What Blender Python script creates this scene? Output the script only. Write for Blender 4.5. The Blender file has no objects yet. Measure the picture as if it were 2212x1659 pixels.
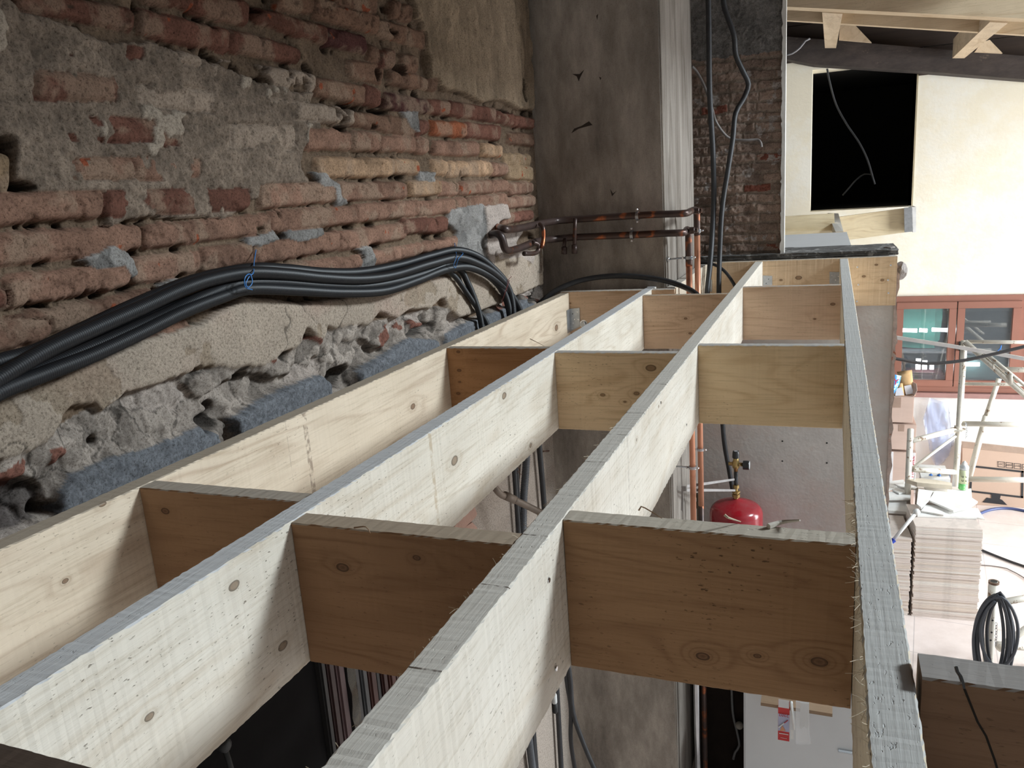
import bpy, bmesh, math, random
import numpy as np
from mathutils import Vector, Matrix
random.seed(7); RNG = np.random.default_rng(11)
S = bpy.context.scene; COL = S.collection

# ------------------------------------------------------------------ camera
F = 1725.0; CX, CZ = -0.0413, 0.384
RX, RY, RZ = math.radians(76.8134), math.radians(3.9102), math.radians(21.1204)
cam_d = bpy.data.cameras.new('camera'); cam = bpy.data.objects.new('camera', cam_d); COL.objects.link(cam)
cam.location = (CX, 0, CZ); cam.rotation_euler = (RX, RY, RZ)
cam_d.sensor_width = 36; cam_d.lens = F / 2212 * 36; cam_d.clip_start = 0.02; cam_d.clip_end = 100
S.camera = cam
M3 = Matrix.Rotation(RZ, 3, 'Z') @ Matrix.Rotation(RY, 3, 'Y') @ Matrix.Rotation(RX, 3, 'X')
C0 = Vector((CX, 0, CZ))
def at(u, v, ax, val):
    """point of the photographed ray (u, v) on the world plane ax = val"""
    r = M3 @ Vector(((u - 1106) / F, -(v - 829.5) / F, -1)); i = 'xyz'.index(ax)
    return C0 + r * ((val - C0[i]) / r[i])

# ------------------------------------------------------------------ light
S.view_settings.view_transform = 'Standard'; S.view_settings.look = 'None'
S.view_settings.gamma = 1; S.view_settings.use_curve_mapping = False
S.view_settings.exposure = 0.0
W = bpy.data.worlds.new('daylight'); S.world = W; W.use_nodes = True
bg = W.node_tree.nodes['Background']; bg.inputs[0].default_value = (0.80, 0.90, 1.0, 1); bg.inputs[1].default_value = 0.33
def area(name, loc, rot, sx, sy, power, col, spread=180):
    l = bpy.data.lights.new(name, 'AREA'); l.shape = 'RECTANGLE'; l.size = sx; l.size_y = sy; l.energy = power; l.color = col
    l.spread = math.radians(spread)
    o = bpy.data.objects.new(name, l); COL.objects.link(o); o.location = loc; o.rotation_euler = rot; return o
# daylight falling through the wide opening of the roof on the right, and entering by the long side window
def aim(o, tgt): o.rotation_euler = (Vector(tgt) - o.location).to_track_quat('-Z', 'Y').to_euler()
KEY = Vector((1, .36, .55)).normalized()
k_ = area('daylight_roof_opening', Vector((-.5, 1.4, -.1)) + KEY * 7.2, (0, 0, 0), 1.25, 0.95, 540, (0.84, 0.94, 1.0)); aim(k_, (-.4, 1.5, -.1))
s_ = area('daylight_side_window', (5.9, 5.6, -0.6), (0, 0, 0), 2.3, 3.6, 330, (0.93, 0.97, 1.0), 95); aim(s_, (1.0, 7.2, -1.2))
area('daylight_back_window', (1.6, -2.85, 0.1), (math.radians(90), 0, 0), 4.0, 1.6, 2, (1.0, 0.94, 0.86))

# ------------------------------------------------------------------ node helpers
def newmat(name):
    m = bpy.data.materials.new(name); m.use_nodes = True
    nt = m.node_tree; b = nt.nodes['Principled BSDF']; return m, nt, b
def N(nt, typ, **kw):
    n = nt.nodes.new(typ)
    for k, v in kw.items():
        if k.startswith('i_'): n.inputs[k[2:].replace('_', ' ')].default_value = v
        else: setattr(n, k, v)
    return n
def ramp(nt, fac, stops):
    r = nt.nodes.new('ShaderNodeValToRGB'); e = r.color_ramp.elements
    while len(e) < len(stops): e.new(0.5)
    for x, (p, c) in zip(e, stops): x.position = p; x.color = (*c, 1) if len(c) == 3 else c
    nt.links.new(fac, r.inputs[0]); return r
def mix(nt, mode, fac, a, b):
    n = nt.nodes.new('ShaderNodeMix'); n.data_type = 'RGBA'; n.blend_type = mode
    for s, v in ((n.inputs[0], fac), (n.inputs[6], a), (n.inputs[7], b)):
        if hasattr(v, 'is_output'): nt.links.new(v, s)
        elif isinstance(v, (tuple, list)): s.default_value = (*v, 1)[:4]
        else: s.default_value = v
    return n.outputs[2]
def math_n(nt, op, a, b=0.0, c=None):
    n = nt.nodes.new('ShaderNodeMath'); n.operation = op
    for s, v in zip(n.inputs, (a, b, c)):
        if v is None: continue
        if hasattr(v, 'is_output'): nt.links.new(v, s)
        else: s.default_value = v
    return n.outputs[0]
MC = {}
def mat(name, col, rough=0.6, metal=0.0, var=0.15, scale=12, bump=0.1, bscale=60, alt=None, altfac=(0.5, 0.7), spec=None, stretch=(1, 1, 1), altscale=4):
    """general painted / mineral / metal material: base colour, cloudy variation, optional second colour in patches, bump"""
    if name in MC: return MC[name]
    m, nt, b = newmat(name); L = nt.links
    tc = N(nt, 'ShaderNodeTexCoord'); mp = N(nt, 'ShaderNodeMapping'); mp.inputs['Scale'].default_value = stretch
    L.new(tc.outputs['Object'], mp.inputs[0])
    n1 = N(nt, 'ShaderNodeTexNoise', i_Scale=scale, i_Detail=6.0, i_Roughness=0.65); L.new(mp.outputs[0], n1.inputs['Vector'])
    r = ramp(nt, n1.outputs[0], [(0.25, tuple(max(0, c * (1 - var)) for c in col)), (0.75, tuple(min(1, c * (1 + var)) for c in col))])
    out = r.outputs[0]
    if alt:
        n2 = N(nt, 'ShaderNodeTexNoise', i_Scale=altscale, i_Detail=8.0, i_Roughness=0.7); L.new(mp.outputs[0], n2.inputs['Vector'])
        r2 = ramp(nt, n2.outputs[0], [(altfac[0], (0, 0, 0)), (altfac[1], (1, 1, 1))])
        out = mix(nt, 'MIX', r2.outputs[0], out, alt)
    L.new(out, b.inputs['Base Color']); b.inputs['Roughness'].default_value = rough; b.inputs['Metallic'].default_value = metal
    if spec is not None: b.inputs['Specular IOR Level'].default_value = spec
    if bump:
        n3 = N(nt, 'ShaderNodeTexNoise', i_Scale=bscale, i_Detail=5.0); L.new(mp.outputs[0], n3.inputs['Vector'])
        bn = N(nt, 'ShaderNodeBump', i_Strength=bump, i_Distance=0.004); L.new(n3.outputs[0], bn.inputs['Height']); L.new(bn.outputs[0], b.inputs['Normal'])
    MC[name] = m; return m
WID = [0]
def wood(name, pale, dark, axis='Y', knots=(), bands=(), toplines=(), top=None, rough_sawn=0.5, grain=1.0, fine=1.0):
    """sawn softwood: growth figure stretched along the grain axis, fibres, knots [(x,y,z,r)], bands across [(pos,width,strength)]"""
    m, nt, b = newmat(name); L = nt.links; WID[0] += 1
    ai = 'XYZ'.index(axis)
    tc = N(nt, 'ShaderNodeNewGeometry'); P = tc.outputs['Position']
    off = N(nt, 'ShaderNodeVectorMath', operation='ADD'); L.new(P, off.inputs[0]); off.inputs[1].default_value = (WID[0] * 1.37, WID[0] * 0.71, WID[0] * 2.13)
    # knots bend the figure around them
    kd = None
    for (kx, ky, kz, kr) in knots:
        sv = [1.0, 1.0, 1.0]; sv[ai] = 0.62
        sb = N(nt, 'ShaderNodeVectorMath', operation='SUBTRACT'); L.new(P, sb.inputs[0]); sb.inputs[1].default_value = (kx, ky, kz)
        sc = N(nt, 'ShaderNodeVectorMath', operation='MULTIPLY'); L.new(sb.outputs[0], sc.inputs[0]); sc.inputs[1].default_value = sv
        ln = N(nt, 'ShaderNodeVectorMath', operation='LENGTH'); L.new(sc.outputs[0], ln.inputs[0])
        d = math_n(nt, 'DIVIDE', ln.outputs['Value'], kr * .68)
        kd = d if kd is None else math_n(nt, 'MINIMUM', kd, d)
    mp = N(nt, 'ShaderNodeMapping'); s = [5.5, 5.5, 5.5]; s[ai] = 0.75; mp.inputs['Scale'].default_value = s; L.new(off.outputs[0], mp.inputs[0])
    n1 = N(nt, 'ShaderNodeTexNoise', i_Scale=1.6, i_Detail=2.0, i_Roughness=0.45, i_Distortion=0.6); L.new(mp.outputs[0], n1.inputs['Vector'])
    h = n1.outputs[0]
    if kd is not None:
        g = math_n(nt, 'POWER', 2.718, math_n(nt, 'MULTIPLY', kd, -0.55)); h = math_n(nt, 'ADD', h, math_n(nt, 'MULTIPLY', g, 0.35))
    rings = math_n(nt, 'SINE', math_n(nt, 'MULTIPLY', h, 62 * grain))
    r1 = ramp(nt, math_n(nt, 'MULTIPLY_ADD', rings, 0.5, 0.5), [(0.0, (1, 1, 1)), (0.62, (0.86, 0.86, 0.86)), (0.93, (0.30, 0.30, 0.30)), (1.0, (0.05, 0.05, 0.05))])
    nb = N(nt, 'ShaderNodeTexNoise', i_Scale=3.0, i_Detail=3.0); L.new(mp.outputs[0], nb.inputs['Vector'])
    fac = math_n(nt, 'MULTIPLY', math_n(nt, 'SUBTRACT', 1.0, r1.outputs[0]), ramp(nt, nb.outputs[0], [(0.35, (0.05,) * 3), (0.7, (0.55,) * 3)]).outputs[0])
    out = mix(nt, 'MIX', fac, pale, dark)
    # fibres + mottling
    mf = N(nt, 'ShaderNodeMapping'); s = [260, 260, 260]; s[ai] = 9; mf.inputs['Scale'].default_value = s; L.new(off.outputs[0], mf.inputs[0])
    nf = N(nt, 'ShaderNodeTexNoise', i_Scale=1.0, i_Detail=3.0, i_Roughness=0.6); L.new(mf.outputs[0], nf.inputs['Vector'])
    rf = ramp(nt, nf.outputs[0], [(0.28, (0.70, 0.66, 0.60)), (0.5, (1, 1, 1))]); out = mix(nt, 'MULTIPLY', 0.55 * fine, out, rf.outputs[0])
    nm = N(nt, 'ShaderNodeTexNoise', i_Scale=5.0, i_Detail=5.0); L.new(off.outputs[0], nm.inputs['Vector'])
    rm = ramp(nt, nm.outputs[0], [(0.3, (0.86, 0.83, 0.79)), (0.7, (1.04, 1.03, 1.02))]); out = mix(nt, 'MULTIPLY', 0.8, out, rm.outputs[0])
    # torn specks of the saw
    mv = N(nt, 'ShaderNodeMapping'); s = [330, 330, 330]; s[ai] = 110; mv.inputs['Scale'].default_value = s; L.new(off.outputs[0], mv.inputs[0])
    nv = N(nt, 'ShaderNodeTexNoise', i_Scale=1.0, i_Detail=2.0); L.new(mv.outputs[0], nv.inputs['Vector'])
    area_n = N(nt, 'ShaderNodeTexNoise', i_Scale=7.0, i_Detail=3.0); L.new(off.outputs[0], area_n.inputs['Vector'])
    sp = math_n(nt, 'MULTIPLY', ramp(nt, nv.outputs[0], [(0.66, (0, 0, 0)), (0.72, (1, 1, 1))]).outputs[0], ramp(nt, area_n.outputs[0], [(0.42, (0, 0, 0)), (0.62, (0.7 * rough_sawn + 0.1,) * 3)]).outputs[0])
    out = mix(nt, 'MIX', sp, out, tuple(c * 0.30 for c in dark))
    if kd is not None:
        rk = ramp(nt, kd, [(0.0, (0.75,) * 3), (0.55, (0.95,) * 3), (0.9, (1, 1, 1)), (1.0, (0.30,) * 3), (1.0, (0, 0, 0))])
        rk.color_ramp.elements[4].position = 1.0
        k2 = ramp(nt, kd, [(0.0, (0.08, 0.04, 0.022)), (0.55, (0.22, 0.12, 0.07)), (0.8, (0.035, 0.018, 0.012))])
        kf = math_n(nt, 'LESS_THAN', kd, 1.0); out = mix(nt, 'MIX', math_n(nt, 'MULTIPLY', kf, 0.85), out, k2.outputs[0])
        halo = math_n(nt, 'MULTIPLY', math_n(nt, 'POWER', 2.718, math_n(nt, 'MULTIPLY', kd, -0.8)), 0.7); out = mix(nt, 'MIX', halo, out, tuple(c * 0.75 for c in dark))
    geo = N(nt, 'ShaderNodeNewGeometry'); sepn = N(nt, 'ShaderNodeSeparateXYZ'); L.new(geo.outputs['Normal'], sepn.inputs[0])
    istop = math_n(nt, 'GREATER_THAN', sepn.outputs[2], 0.7)
    if top: out = mix(nt, 'MIX', math_n(nt, 'MULTIPLY', istop, 0.8), out, top)
    sep = N(nt, 'ShaderNodeSeparateXYZ'); L.new(P, sep.inputs[0]); along = sep.outputs[ai]
    nw = N(nt, 'ShaderNodeTexNoise', i_Scale=90.0, i_Detail=3.0); L.new(P, nw.inputs['Vector'])
    for (p, w, st, colr, wh) in [(a, b_, c_, d_, 0) for a, b_, c_, d_ in bands] + [(a, 0.0022, 1.0, (0.12, 0.09, 0.07), 1) for a in toplines]:
        wob = math_n(nt, 'MULTIPLY_ADD', nw.outputs[0], 0.002, -0.001)
        d = math_n(nt, 'ABSOLUTE', math_n(nt, 'SUBTRACT', math_n(nt, 'ADD', along, wob), p))
        f = math_n(nt, 'MULTIPLY', math_n(nt, 'LESS_THAN', d, w / 2), ramp(nt, nw.outputs[0], [(0.40, (0, 0, 0)), (0.58, (st,) * 3)]).outputs[0])
        f = math_n(nt, 'MULTIPLY', f, istop if wh else math_n(nt, 'SUBTRACT', 1.0, istop)); out = mix(nt, 'MIX', f, out, colr)
    L.new(out, b.inputs['Base Color']); b.inputs['Roughness'].default_value = 0.75; b.inputs['Specular IOR Level'].default_value = 0.25
    hsum = math_n(nt, 'ADD', math_n(nt, 'MULTIPLY', nf.outputs[0], 1.0), math_n(nt, 'MULTIPLY', sp, -1.5))
    bn = N(nt, 'ShaderNodeBump', i_Strength=0.45 + 0.4 * rough_sawn, i_Distance=0.0009); L.new(hsum, bn.inputs['Height']); L.new(bn.outputs[0], b.inputs['Normal'])
    return m
def emis(name, col, s):
    m, nt, b = newmat(name); b.inputs['Base Color'].default_value = (*col, 1); b.inputs['Emission Color'].default_value = (*col, 1); b.inputs['Emission Strength'].default_value = s; return m
def sheet_mat(name, col, alpha, gloss=0.2, rough=0.15):
    m, nt, b = newmat(name); L = nt.links; o = nt.nodes['Material Output']
    t = N(nt, 'ShaderNodeBsdfTransparent'); b.inputs['Base Color'].default_value = (*col, 1); b.inputs['Roughness'].default_value = rough
    mx = N(nt, 'ShaderNodeMixShader'); mx.inputs[0].default_value = alpha; L.new(t.outputs[0], mx.inputs[1]); L.new(b.outputs[0], mx.inputs[2])
    g = N(nt, 'ShaderNodeBsdfGlossy'); g.inputs['Roughness'].default_value = rough * 0.5
    m2 = N(nt, 'ShaderNodeMixShader'); m2.inputs[0].default_value = gloss; L.new(mx.outputs[0], m2.inputs[1]); L.new(g.outputs[0], m2.inputs[2]); L.new(m2.outputs[0], o.inputs[0]); return m

# ------------------------------------------------------------------ object helpers
def link(name, me, m=None, parent=None, label=None, cat=None, group=None, kind=None, smooth=False):
    o = bpy.data.objects.new(name, me); COL.objects.link(o)
    if m is not None: me.materials.append(m)
    if parent is not None: o.parent = parent; o.matrix_parent_inverse = Matrix.Identity(4)
    if label: o['label'] = label
    if cat: o['category'] = cat
    if group: o['group'] = group
    if kind: o['kind'] = kind
    if smooth: me.shade_smooth()
    return o
def thing(name, label, cat, loc=(0, 0, 0), group=None):
    o = bpy.data.objects.new(name, None); COL.objects.link(o); o.location = loc; o.empty_display_size = 0.05
    o['label'] = label; o['category'] = cat
    if group: o['group'] = group
    return o
def localise(me, loc):
    me.transform(Matrix.Translation(-Vector(loc)))
def part(name, bm, m, parent, smooth=False, label=None, off=None, kind=None):
    """bm in world coordinates; the part is stored relative to its (unrotated) parent chain"""
    me = bpy.data.meshes.new(name); bm.to_mesh(me); bm.free()
    w = Vector((0, 0, 0)); p = parent
    while p is not None: w += p.location; p = p.parent
    localise(me, w); return link(name, me, m, parent, label, None, None, kind, smooth)
def single(name, bm, m, label=None, cat=None, group=None, kind=None, smooth=False, origin=None):
    me = bpy.data.meshes.new(name); bm.to_mesh(me); bm.free()
    if origin is None:
        co = np.empty(len(me.vertices) * 3); me.vertices.foreach_get('co', co); co = co.reshape(-1, 3)
        mn, mx = co.min(0), co.max(0); origin = ((mn[0] + mx[0]) / 2, (mn[1] + mx[1]) / 2, mn[2])
    localise(me, origin); o = link(name, me, m, None, label, cat, group, kind, smooth); o.location = origin; return o
def BM(): return bmesh.new()
def add_box(bm, lo, hi, mtx=None, bev=0.0):
    r = bmesh.ops.create_cube(bm, size=1.0); vs = r['verts']
    lo, hi = Vector(lo), Vector(hi)
    for v in vs: v.co = Vector(((v.co.x + .5) * (hi.x - lo.x) + lo.x, (v.co.y + .5) * (hi.y - lo.y) + lo.y, (v.co.z + .5) * (hi.z - lo.z) + lo.z))
    if mtx is not None: bmesh.ops.transform(bm, matrix=mtx, verts=vs)
    if bev:
        es = list({e for v in vs for e in v.link_edges}); bmesh.ops.bevel(bm, geom=es, offset=bev, segments=2, affect='EDGES', clamp_overlap=True)
    return vs
def prism(bm, pts, vec):
    """polygon pts (3D) extruded by vec"""
    vec = Vector(vec); a = [bm.verts.new(p) for p in pts]; b = [bm.verts.new(Vector(p) + vec) for p in pts]; n = len(a)
    f = [bm.faces.new(a), bm.faces.new(b[::-1])]
    for i in range(n): f.append(bm.faces.new((a[i], b[i], b[(i + 1) % n], a[(i + 1) % n])))
    bmesh.ops.recalc_face_normals(bm, faces=f)
def spline(pts, step=0.02, closed=False):
    P = [Vector(p) for p in pts]; n = len(P); out = []
    rng = range(n) if closed else range(n - 1)
    for i in rng:
        p0 = P[(i - 1) % n] if (closed or i > 0) else P[0] * 2 - P[1]
        p1 = P[i]; p2 = P[(i + 1) % n]; p3 = P[(i + 2) % n] if (closed or i + 2 < n) else P[-1] * 2 - P[-2]
        k = max(1, int((p2 - p1).length / step))
        for j in range(k):
            t = j / k; out.append(0.5 * ((2 * p1) + (p2 - p0) * t + (2 * p0 - 5 * p1 + 4 * p2 - p3) * t * t + (3 * p1 - p0 - 3 * p2 + p3) * t ** 3))
    if not closed: out.append(P[-1])
    return out
def tube(bm, pts, r, seg=12, caps=True, rad=None, closed=False):
    pts = [Vector(p) for p in pts]; n = len(pts); rings = []
    t = (pts[1] - pts[0]).normalized(); u = t.orthogonal().normalized()
    for i, p in enumerate(pts):
        a = pts[(i - 1) % n] if (i > 0 or closed) else pts[0]; b = pts[(i + 1) % n] if (i < n - 1 or closed) else pts[-1]
        t = (b - a).normalized(); u = (u - t * u.dot(t)).normalized(); w = t.cross(u); rr = rad(i) if rad else r
        rings.append([bm.verts.new(p + (u * math.cos(2 * math.pi * k / seg) + w * math.sin(2 * math.pi * k / seg)) * rr) for k in range(seg)])
    for i in range(n if closed else n - 1):
        A, B = rings[i], rings[(i + 1) % n]
        for k in range(seg): bm.faces.new((A[k], A[(k + 1) % seg], B[(k + 1) % seg], B[k]))
    if caps and not closed: bm.faces.new(rings[0][::-1]); bm.faces.new(rings[-1])
def corrugated(bm, pts, r, pitch=0.0038, depth=0.0014, seg=14):
    P = spline(pts, pitch / 4)
    # resample evenly
    d = [0]
    for a, b in zip(P, P[1:]): d.append(d[-1] + (b - a).length)
    n = int(d[-1] / (pitch / 4)); Q = []; j = 0
    for i in range(n):
        s = i * pitch / 4
        while j < len(d) - 2 and d[j + 1] < s: j += 1
        f = (s - d[j]) / max(1e-9, d[j + 1] - d[j]); Q.append(P[j].lerp(P[j + 1], f))
    prof = (0, -depth * 0.85, -depth, -depth * 0.1)
    tube(bm, Q, r, seg, True, lambda i: r + prof[i % 4])
def lathe(bm, prof, c, seg=24, axis='Z'):
    c = Vector(c); rings = []
    for (r, h) in prof:
        ring = []
        for k in range(seg):
            a = 2 * math.pi * k / seg; x, y = r * math.cos(a), r * math.sin(a)
            v = Vector((x, y, h)) if axis == 'Z' else Vector((h, x, y)) if axis == 'X' else Vector((x, h, y))
            ring.append(bm.verts.new(c + v))
        rings.append(ring)
    for A, B in zip(rings, rings[1:]):
        for k in range(seg): bm.faces.new((A[k], A[(k + 1) % seg], B[(k + 1) % seg], B[k]))
    f = [bm.faces.new(rings[0][::-1]), bm.faces.new(rings[-1])]
    bmesh.ops.recalc_face_normals(bm, faces=bm.faces[:])
def text_part(name, txt, size, loc, rot, m, parent, label=None, extrude=0.0005):
    cu = bpy.data.curves.new(name, 'FONT'); cu.body = txt; cu.size = size; cu.extrude = extrude; cu.align_x = 'CENTER'; cu.align_y = 'CENTER'
    t = bpy.data.objects.new('tmp', cu); COL.objects.link(t)
    dg = bpy.context.evaluated_depsgraph_get(); me = bpy.data.meshes.new_from_object(t.evaluated_get(dg)); bpy.data.objects.remove(t)
    me.name = name; me.transform(Matrix.Translation(Vector(loc)) @ rot.to_4x4())
    w = Vector((0, 0, 0)); p = parent
    while p is not None: w += p.location; p = p.parent
    localise(me, w); me.materials.clear(); return link(name, me, m, parent, label)
def copy_thing(src, loc, label=None, name=None):
    r = src.copy(); COL.objects.link(r); r.location = loc
    if label: r['label'] = label
    for ch in src.children:
        c = ch.copy(); COL.objects.link(c); c.parent = r
        for g in ch.children:
            d = g.copy(); COL.objects.link(d); d.parent = c
    return r
def board_bm(lo, hi, axis, rag=0.0006, seg=None, holes=None):
    """sawn board: cross-section with eased arrises, slightly ragged and wavy along its length"""
    bm = BM(); ai = 'xyz'.index(axis); L_ = hi[ai] - lo[ai]; seg = seg or max(6, int(L_ / 0.006)); rag *= .5; o = [i for i in range(3) if i != ai]
    a0, a1, b0, b1 = lo[o[0]], hi[o[0]], lo[o[1]], hi[o[1]]; e = 0.0016
    base = [(a0, b0 + e), (a0, b1 - e), (a0 + e, b1), (a1 - e, b1), (a1, b1 - e), (a1, b0 + e), (a1 - e, b0), (a0 + e, b0)]
    rings = []
    for i in range(seg + 1):
        s = lo[ai] + L_ * i / seg; ring = []
        for (a, b) in base:
            j = rag * (1 if 0 < i < seg else 0); p = [0, 0, 0]; p[ai] = s; p[o[0]] = a + random.uniform(-j, j); p[o[1]] = b + random.uniform(-j, j); ring.append(bm.verts.new(p))
        rings.append(ring)
    for A, B in zip(rings, rings[1:]):
        for k in range(8): bm.faces.new((A[k], A[(k + 1) % 8], B[(k + 1) % 8], B[k]))
    bm.faces.new(rings[0][::-1]); bm.faces.new(rings[-1]); bmesh.ops.recalc_face_normals(bm, faces=bm.faces[:]); return bm
# ================================================================== SETTING
# ------------------------------------------------------------------ brick wall on the left (relief surface)
XW = -1.14
M3n = np.array(M3); C0n = np.array(C0)
def wall_yz(pts, x=XW):
    """photo pixels -> (y, z) on the wall plane"""
    p = np.atleast_2d(np.array(pts, float)); d = np.stack([(p[:, 0] - 1106) / F, -(p[:, 1] - 829.5) / F, -np.ones(len(p))], 1) @ M3n.T
    t = (x - C0n[0]) / d[:, 0]; return np.stack([C0n[1] + d[:, 1] * t, C0n[2] + d[:, 2] * t], 1)
def vn(y, z, s, seed):
    y = y / s + seed * 17.3; z = z / s + seed * 9.1; iy = np.floor(y).astype(np.int64); iz = np.floor(z).astype(np.int64); fy = y - iy; fz = z - iz
    fy = fy * fy * (3 - 2 * fy); fz = fz * fz * (3 - 2 * fz)
    def hsh(a, b):
        n = (a * 374761393 + b * 668265263 + seed * 1274126177) & 0x7fffffff; n = ((n ^ (n >> 13)) * 1274126177) & 0x7fffffff; return ((n ^ (n >> 16)) & 0xffff) / 65535.0
    return (hsh(iy, iz) * (1 - fy) + hsh(iy + 1, iz) * fy) * (1 - fz) + (hsh(iy, iz + 1) * (1 - fy) + hsh(iy + 1, iz + 1) * fy) * fz
def fbm(y, z, s, seed, o=4, g=0.55):
    r = 0; a = 1; t = 0
    for i in range(o): r = r + a * vn(y, z, s, seed + i); t += a; a *= g; s *= 0.5
    return r / t
def cells(y, z, s, seed):
    """distance to nearest jittered cell point and the cell's own random value"""
    cy, cz = np.floor(y / s), np.floor(z / s); best = np.full(y.shape, 9.0); val = np.zeros(y.shape); sec = np.full(y.shape, 9.0)
    for i in (-1, 0, 1):
        for j in (-1, 0, 1):
            a, b = (cy + i).astype(np.int64), (cz + j).astype(np.int64)
            def h(k):
                n = (a * 73856093 + b * 19349663 + (seed + k) * 83492791) & 0x7fffffff; n = ((n ^ (n >> 13)) * 1274126177) & 0x7fffffff; return ((n ^ (n >> 16)) & 0xffff) / 65535.0
            dd = np.hypot(y / s - (a + h(1)), z / s - (b + h(2))); m = dd < best; sec = np.where(m, best, np.minimum(sec, dd)); val = np.where(m, h(3), val); best = np.where(m, dd, best)
    return best, val, sec - best
# traced bricks: crop letter, left x, left top, left bottom, right x, right top, right bottom, look
OFF = {'A': (0, 0, 3.687), 'B': (550, 0, 3.403), 'E': (0, 400, 3.687), 'F': (550, 400, 3.403)}
BR = '''A 150 -90 50 1075 70 225 r|A 1140 80 250 1855 240 410 r|A 1160 -130 0 1550 -20 70 r|A 1560 -60 90 1980 20 190 r|A 1860 235 390 2400 385 490 r|A 555 255 440 850 320 350 rp|A 1030 370 450 1130 385 440 rp|A 1270 390 450 1600 450 530 np
A 1690 465 600 2510 590 720 pp|A 280 570 780 930 650 800 rh|A 1100 680 840 1890 760 900 np|A 555 930 1090 1450 990 1140 rh|A 1550 1000 1150 2360 1010 1180 np|A 590 1290 1420 1070 1270 1410 oh|A 1085 1265 1430 1590 1280 1390 oh|A -90 930 1100 70 960 1080 op|A -100 1240 1500 70 1240 1500 m
B 60 730 840 720 805 915 pp|E -100 75 300 815 65 240 o|E 845 60 245 1980 45 180 rh|E -100 400 640 1145 335 500 o|E 1185 330 490 2175 235 370 o|E 1100 585 780 1605 540 680 o|E 1620 520 680 2010 470 610 o|E 75 740 960 1040 640 790 o|E -100 860 980 70 850 960 r|E 90 1060 1280 1270 840 900 d|E -120 1090 1330 420 1090 1210 d|E 1160 1130 1200 1520 1060 1150 o
F 45 10 160 620 -10 110 o|F 145 195 335 755 165 265 o|F 765 155 265 1210 115 215 o|F 1220 130 225 1475 105 190 o|F 1495 105 190 1570 95 180 o|F 1580 100 180 1860 65 150 o|F 1865 95 165 2070 80 145 o|F 1830 225 290 2060 185 245 r|F 15 440 575 650 345 465 o|F 655 350 470 1130 285 380 o|F 1100 260 350 1420 240 340 r|F 225 600 720 800 520 600 o|F 870 500 590 1250 430 500 o|F 1255 430 490 1500 380 440 o
B 190 -70 60 440 -30 95 n|B 455 -20 120 910 105 240 n|B 925 140 250 1260 240 350 n|B 30 55 150 545 200 315 r|B 550 205 320 830 270 390 k|B 720 450 560 960 480 610 n|B 1005 520 610 1205 550 650 n|B 1215 560 640 1355 590 665 n|B 465 570 690 830 640 760 n|B 825 620 760 930 660 775 r|B 985 680 790 1280 740 830 k|B 1285 740 820 1440 745 840 r|B 1450 750 840 1780 800 890 r|B 1785 810 890 1905 830 920 r|B 1915 850 920 2060 880 940 r
B 735 820 915 1190 880 1000 n|B 1200 890 985 1280 885 975 r|B 1310 890 985 1565 905 1000 x|B 1570 905 1000 1820 930 1025 r|B 1880 975 1050 2080 990 1070 n|B 400 960 1095 725 965 1090 o|B 735 975 1095 930 985 1100 o|B 945 1010 1100 1195 1010 1110 o|B 1200 1010 1115 1290 1020 1120 o|B 1330 1040 1130 1660 1050 1140 o|B 1680 1060 1140 1820 1070 1150 p|B 1840 1130 1210 2040 1140 1215 m
B 470 1165 1300 1030 1170 1285 p|B 1040 1175 1275 1225 1180 1270 p|B 1320 1180 1280 1430 1190 1280 p|B 1440 1195 1290 1750 1190 1280 p|B 1755 1205 1285 1860 1210 1285 o|B 1870 1220 1310 2050 1230 1320 m|B 640 1355 1475 1120 1345 1445 o|B 1150 1340 1435 1370 1330 1420 p|B 1375 1340 1435 1510 1345 1430 o|B 1520 1345 1430 1740 1330 1415 o|B 1745 1335 1410 1870 1330 1400 o|B 1875 1350 1430 2050 1340 1410 o
B 600 -110 30 900 -60 95 n|B 1020 20 130 1080 10 110 n|B 1075 50 150 1150 40 160 n|B 920 380 490 1030 370 490 r|B 1090 400 520 1200 420 530 n|B 850 330 430 920 350 450 n'''
HOLES = [(14, 312, 20, 13), (50, 402, 32, 9), (305, 12, 6, 14), (178, 62, 10, 8), (560, 18, 12, 8), (470, 55, 10, 6), (392, 540, 9, 6), (52, 490, 10, 5), (83, 494, 8, 5), (145, 490, 8, 6), (812, 273, 7, 7), (750, 277, 14, 7), (758, 228, 16, 6), (820, 160, 8, 14), (868, 150, 10, 12), (852, 68, 10, 5), (1130, 195, 4, 26), (858, 383, 9, 6), (877, 384, 9, 7), (1075, 308, 8, 5), (812, 486, 8, 5), (762, 490, 9, 5), (400, 596, 10, 7), (225, 634, 13, 9), (188, 634, 8, 5), (112, 660, 12, 6), (65, 656, 8, 5), (300, 545, 16, 10), (345, 632, 8, 6), (830, 240, 22, 6), (1140, 245, 5, 6), (1095, 240, 16, 4), (905, 203, 8, 10),
  (600, 578, 12, 6), (660, 557, 8, 4), (824, 530, 9, 5), (960, 512, 10, 6), (700, 546, 7, 4),
  (452, 912, 28, 22), (735, 812, 26, 24), (15, 1085, 34, 26), (108, 1100, 22, 14), (915, 712, 30, 10), (1150, 645, 16, 9), (470, 880, 10, 16), (210, 955, 14, 8), (528, 815, 8, 8)]
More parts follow.
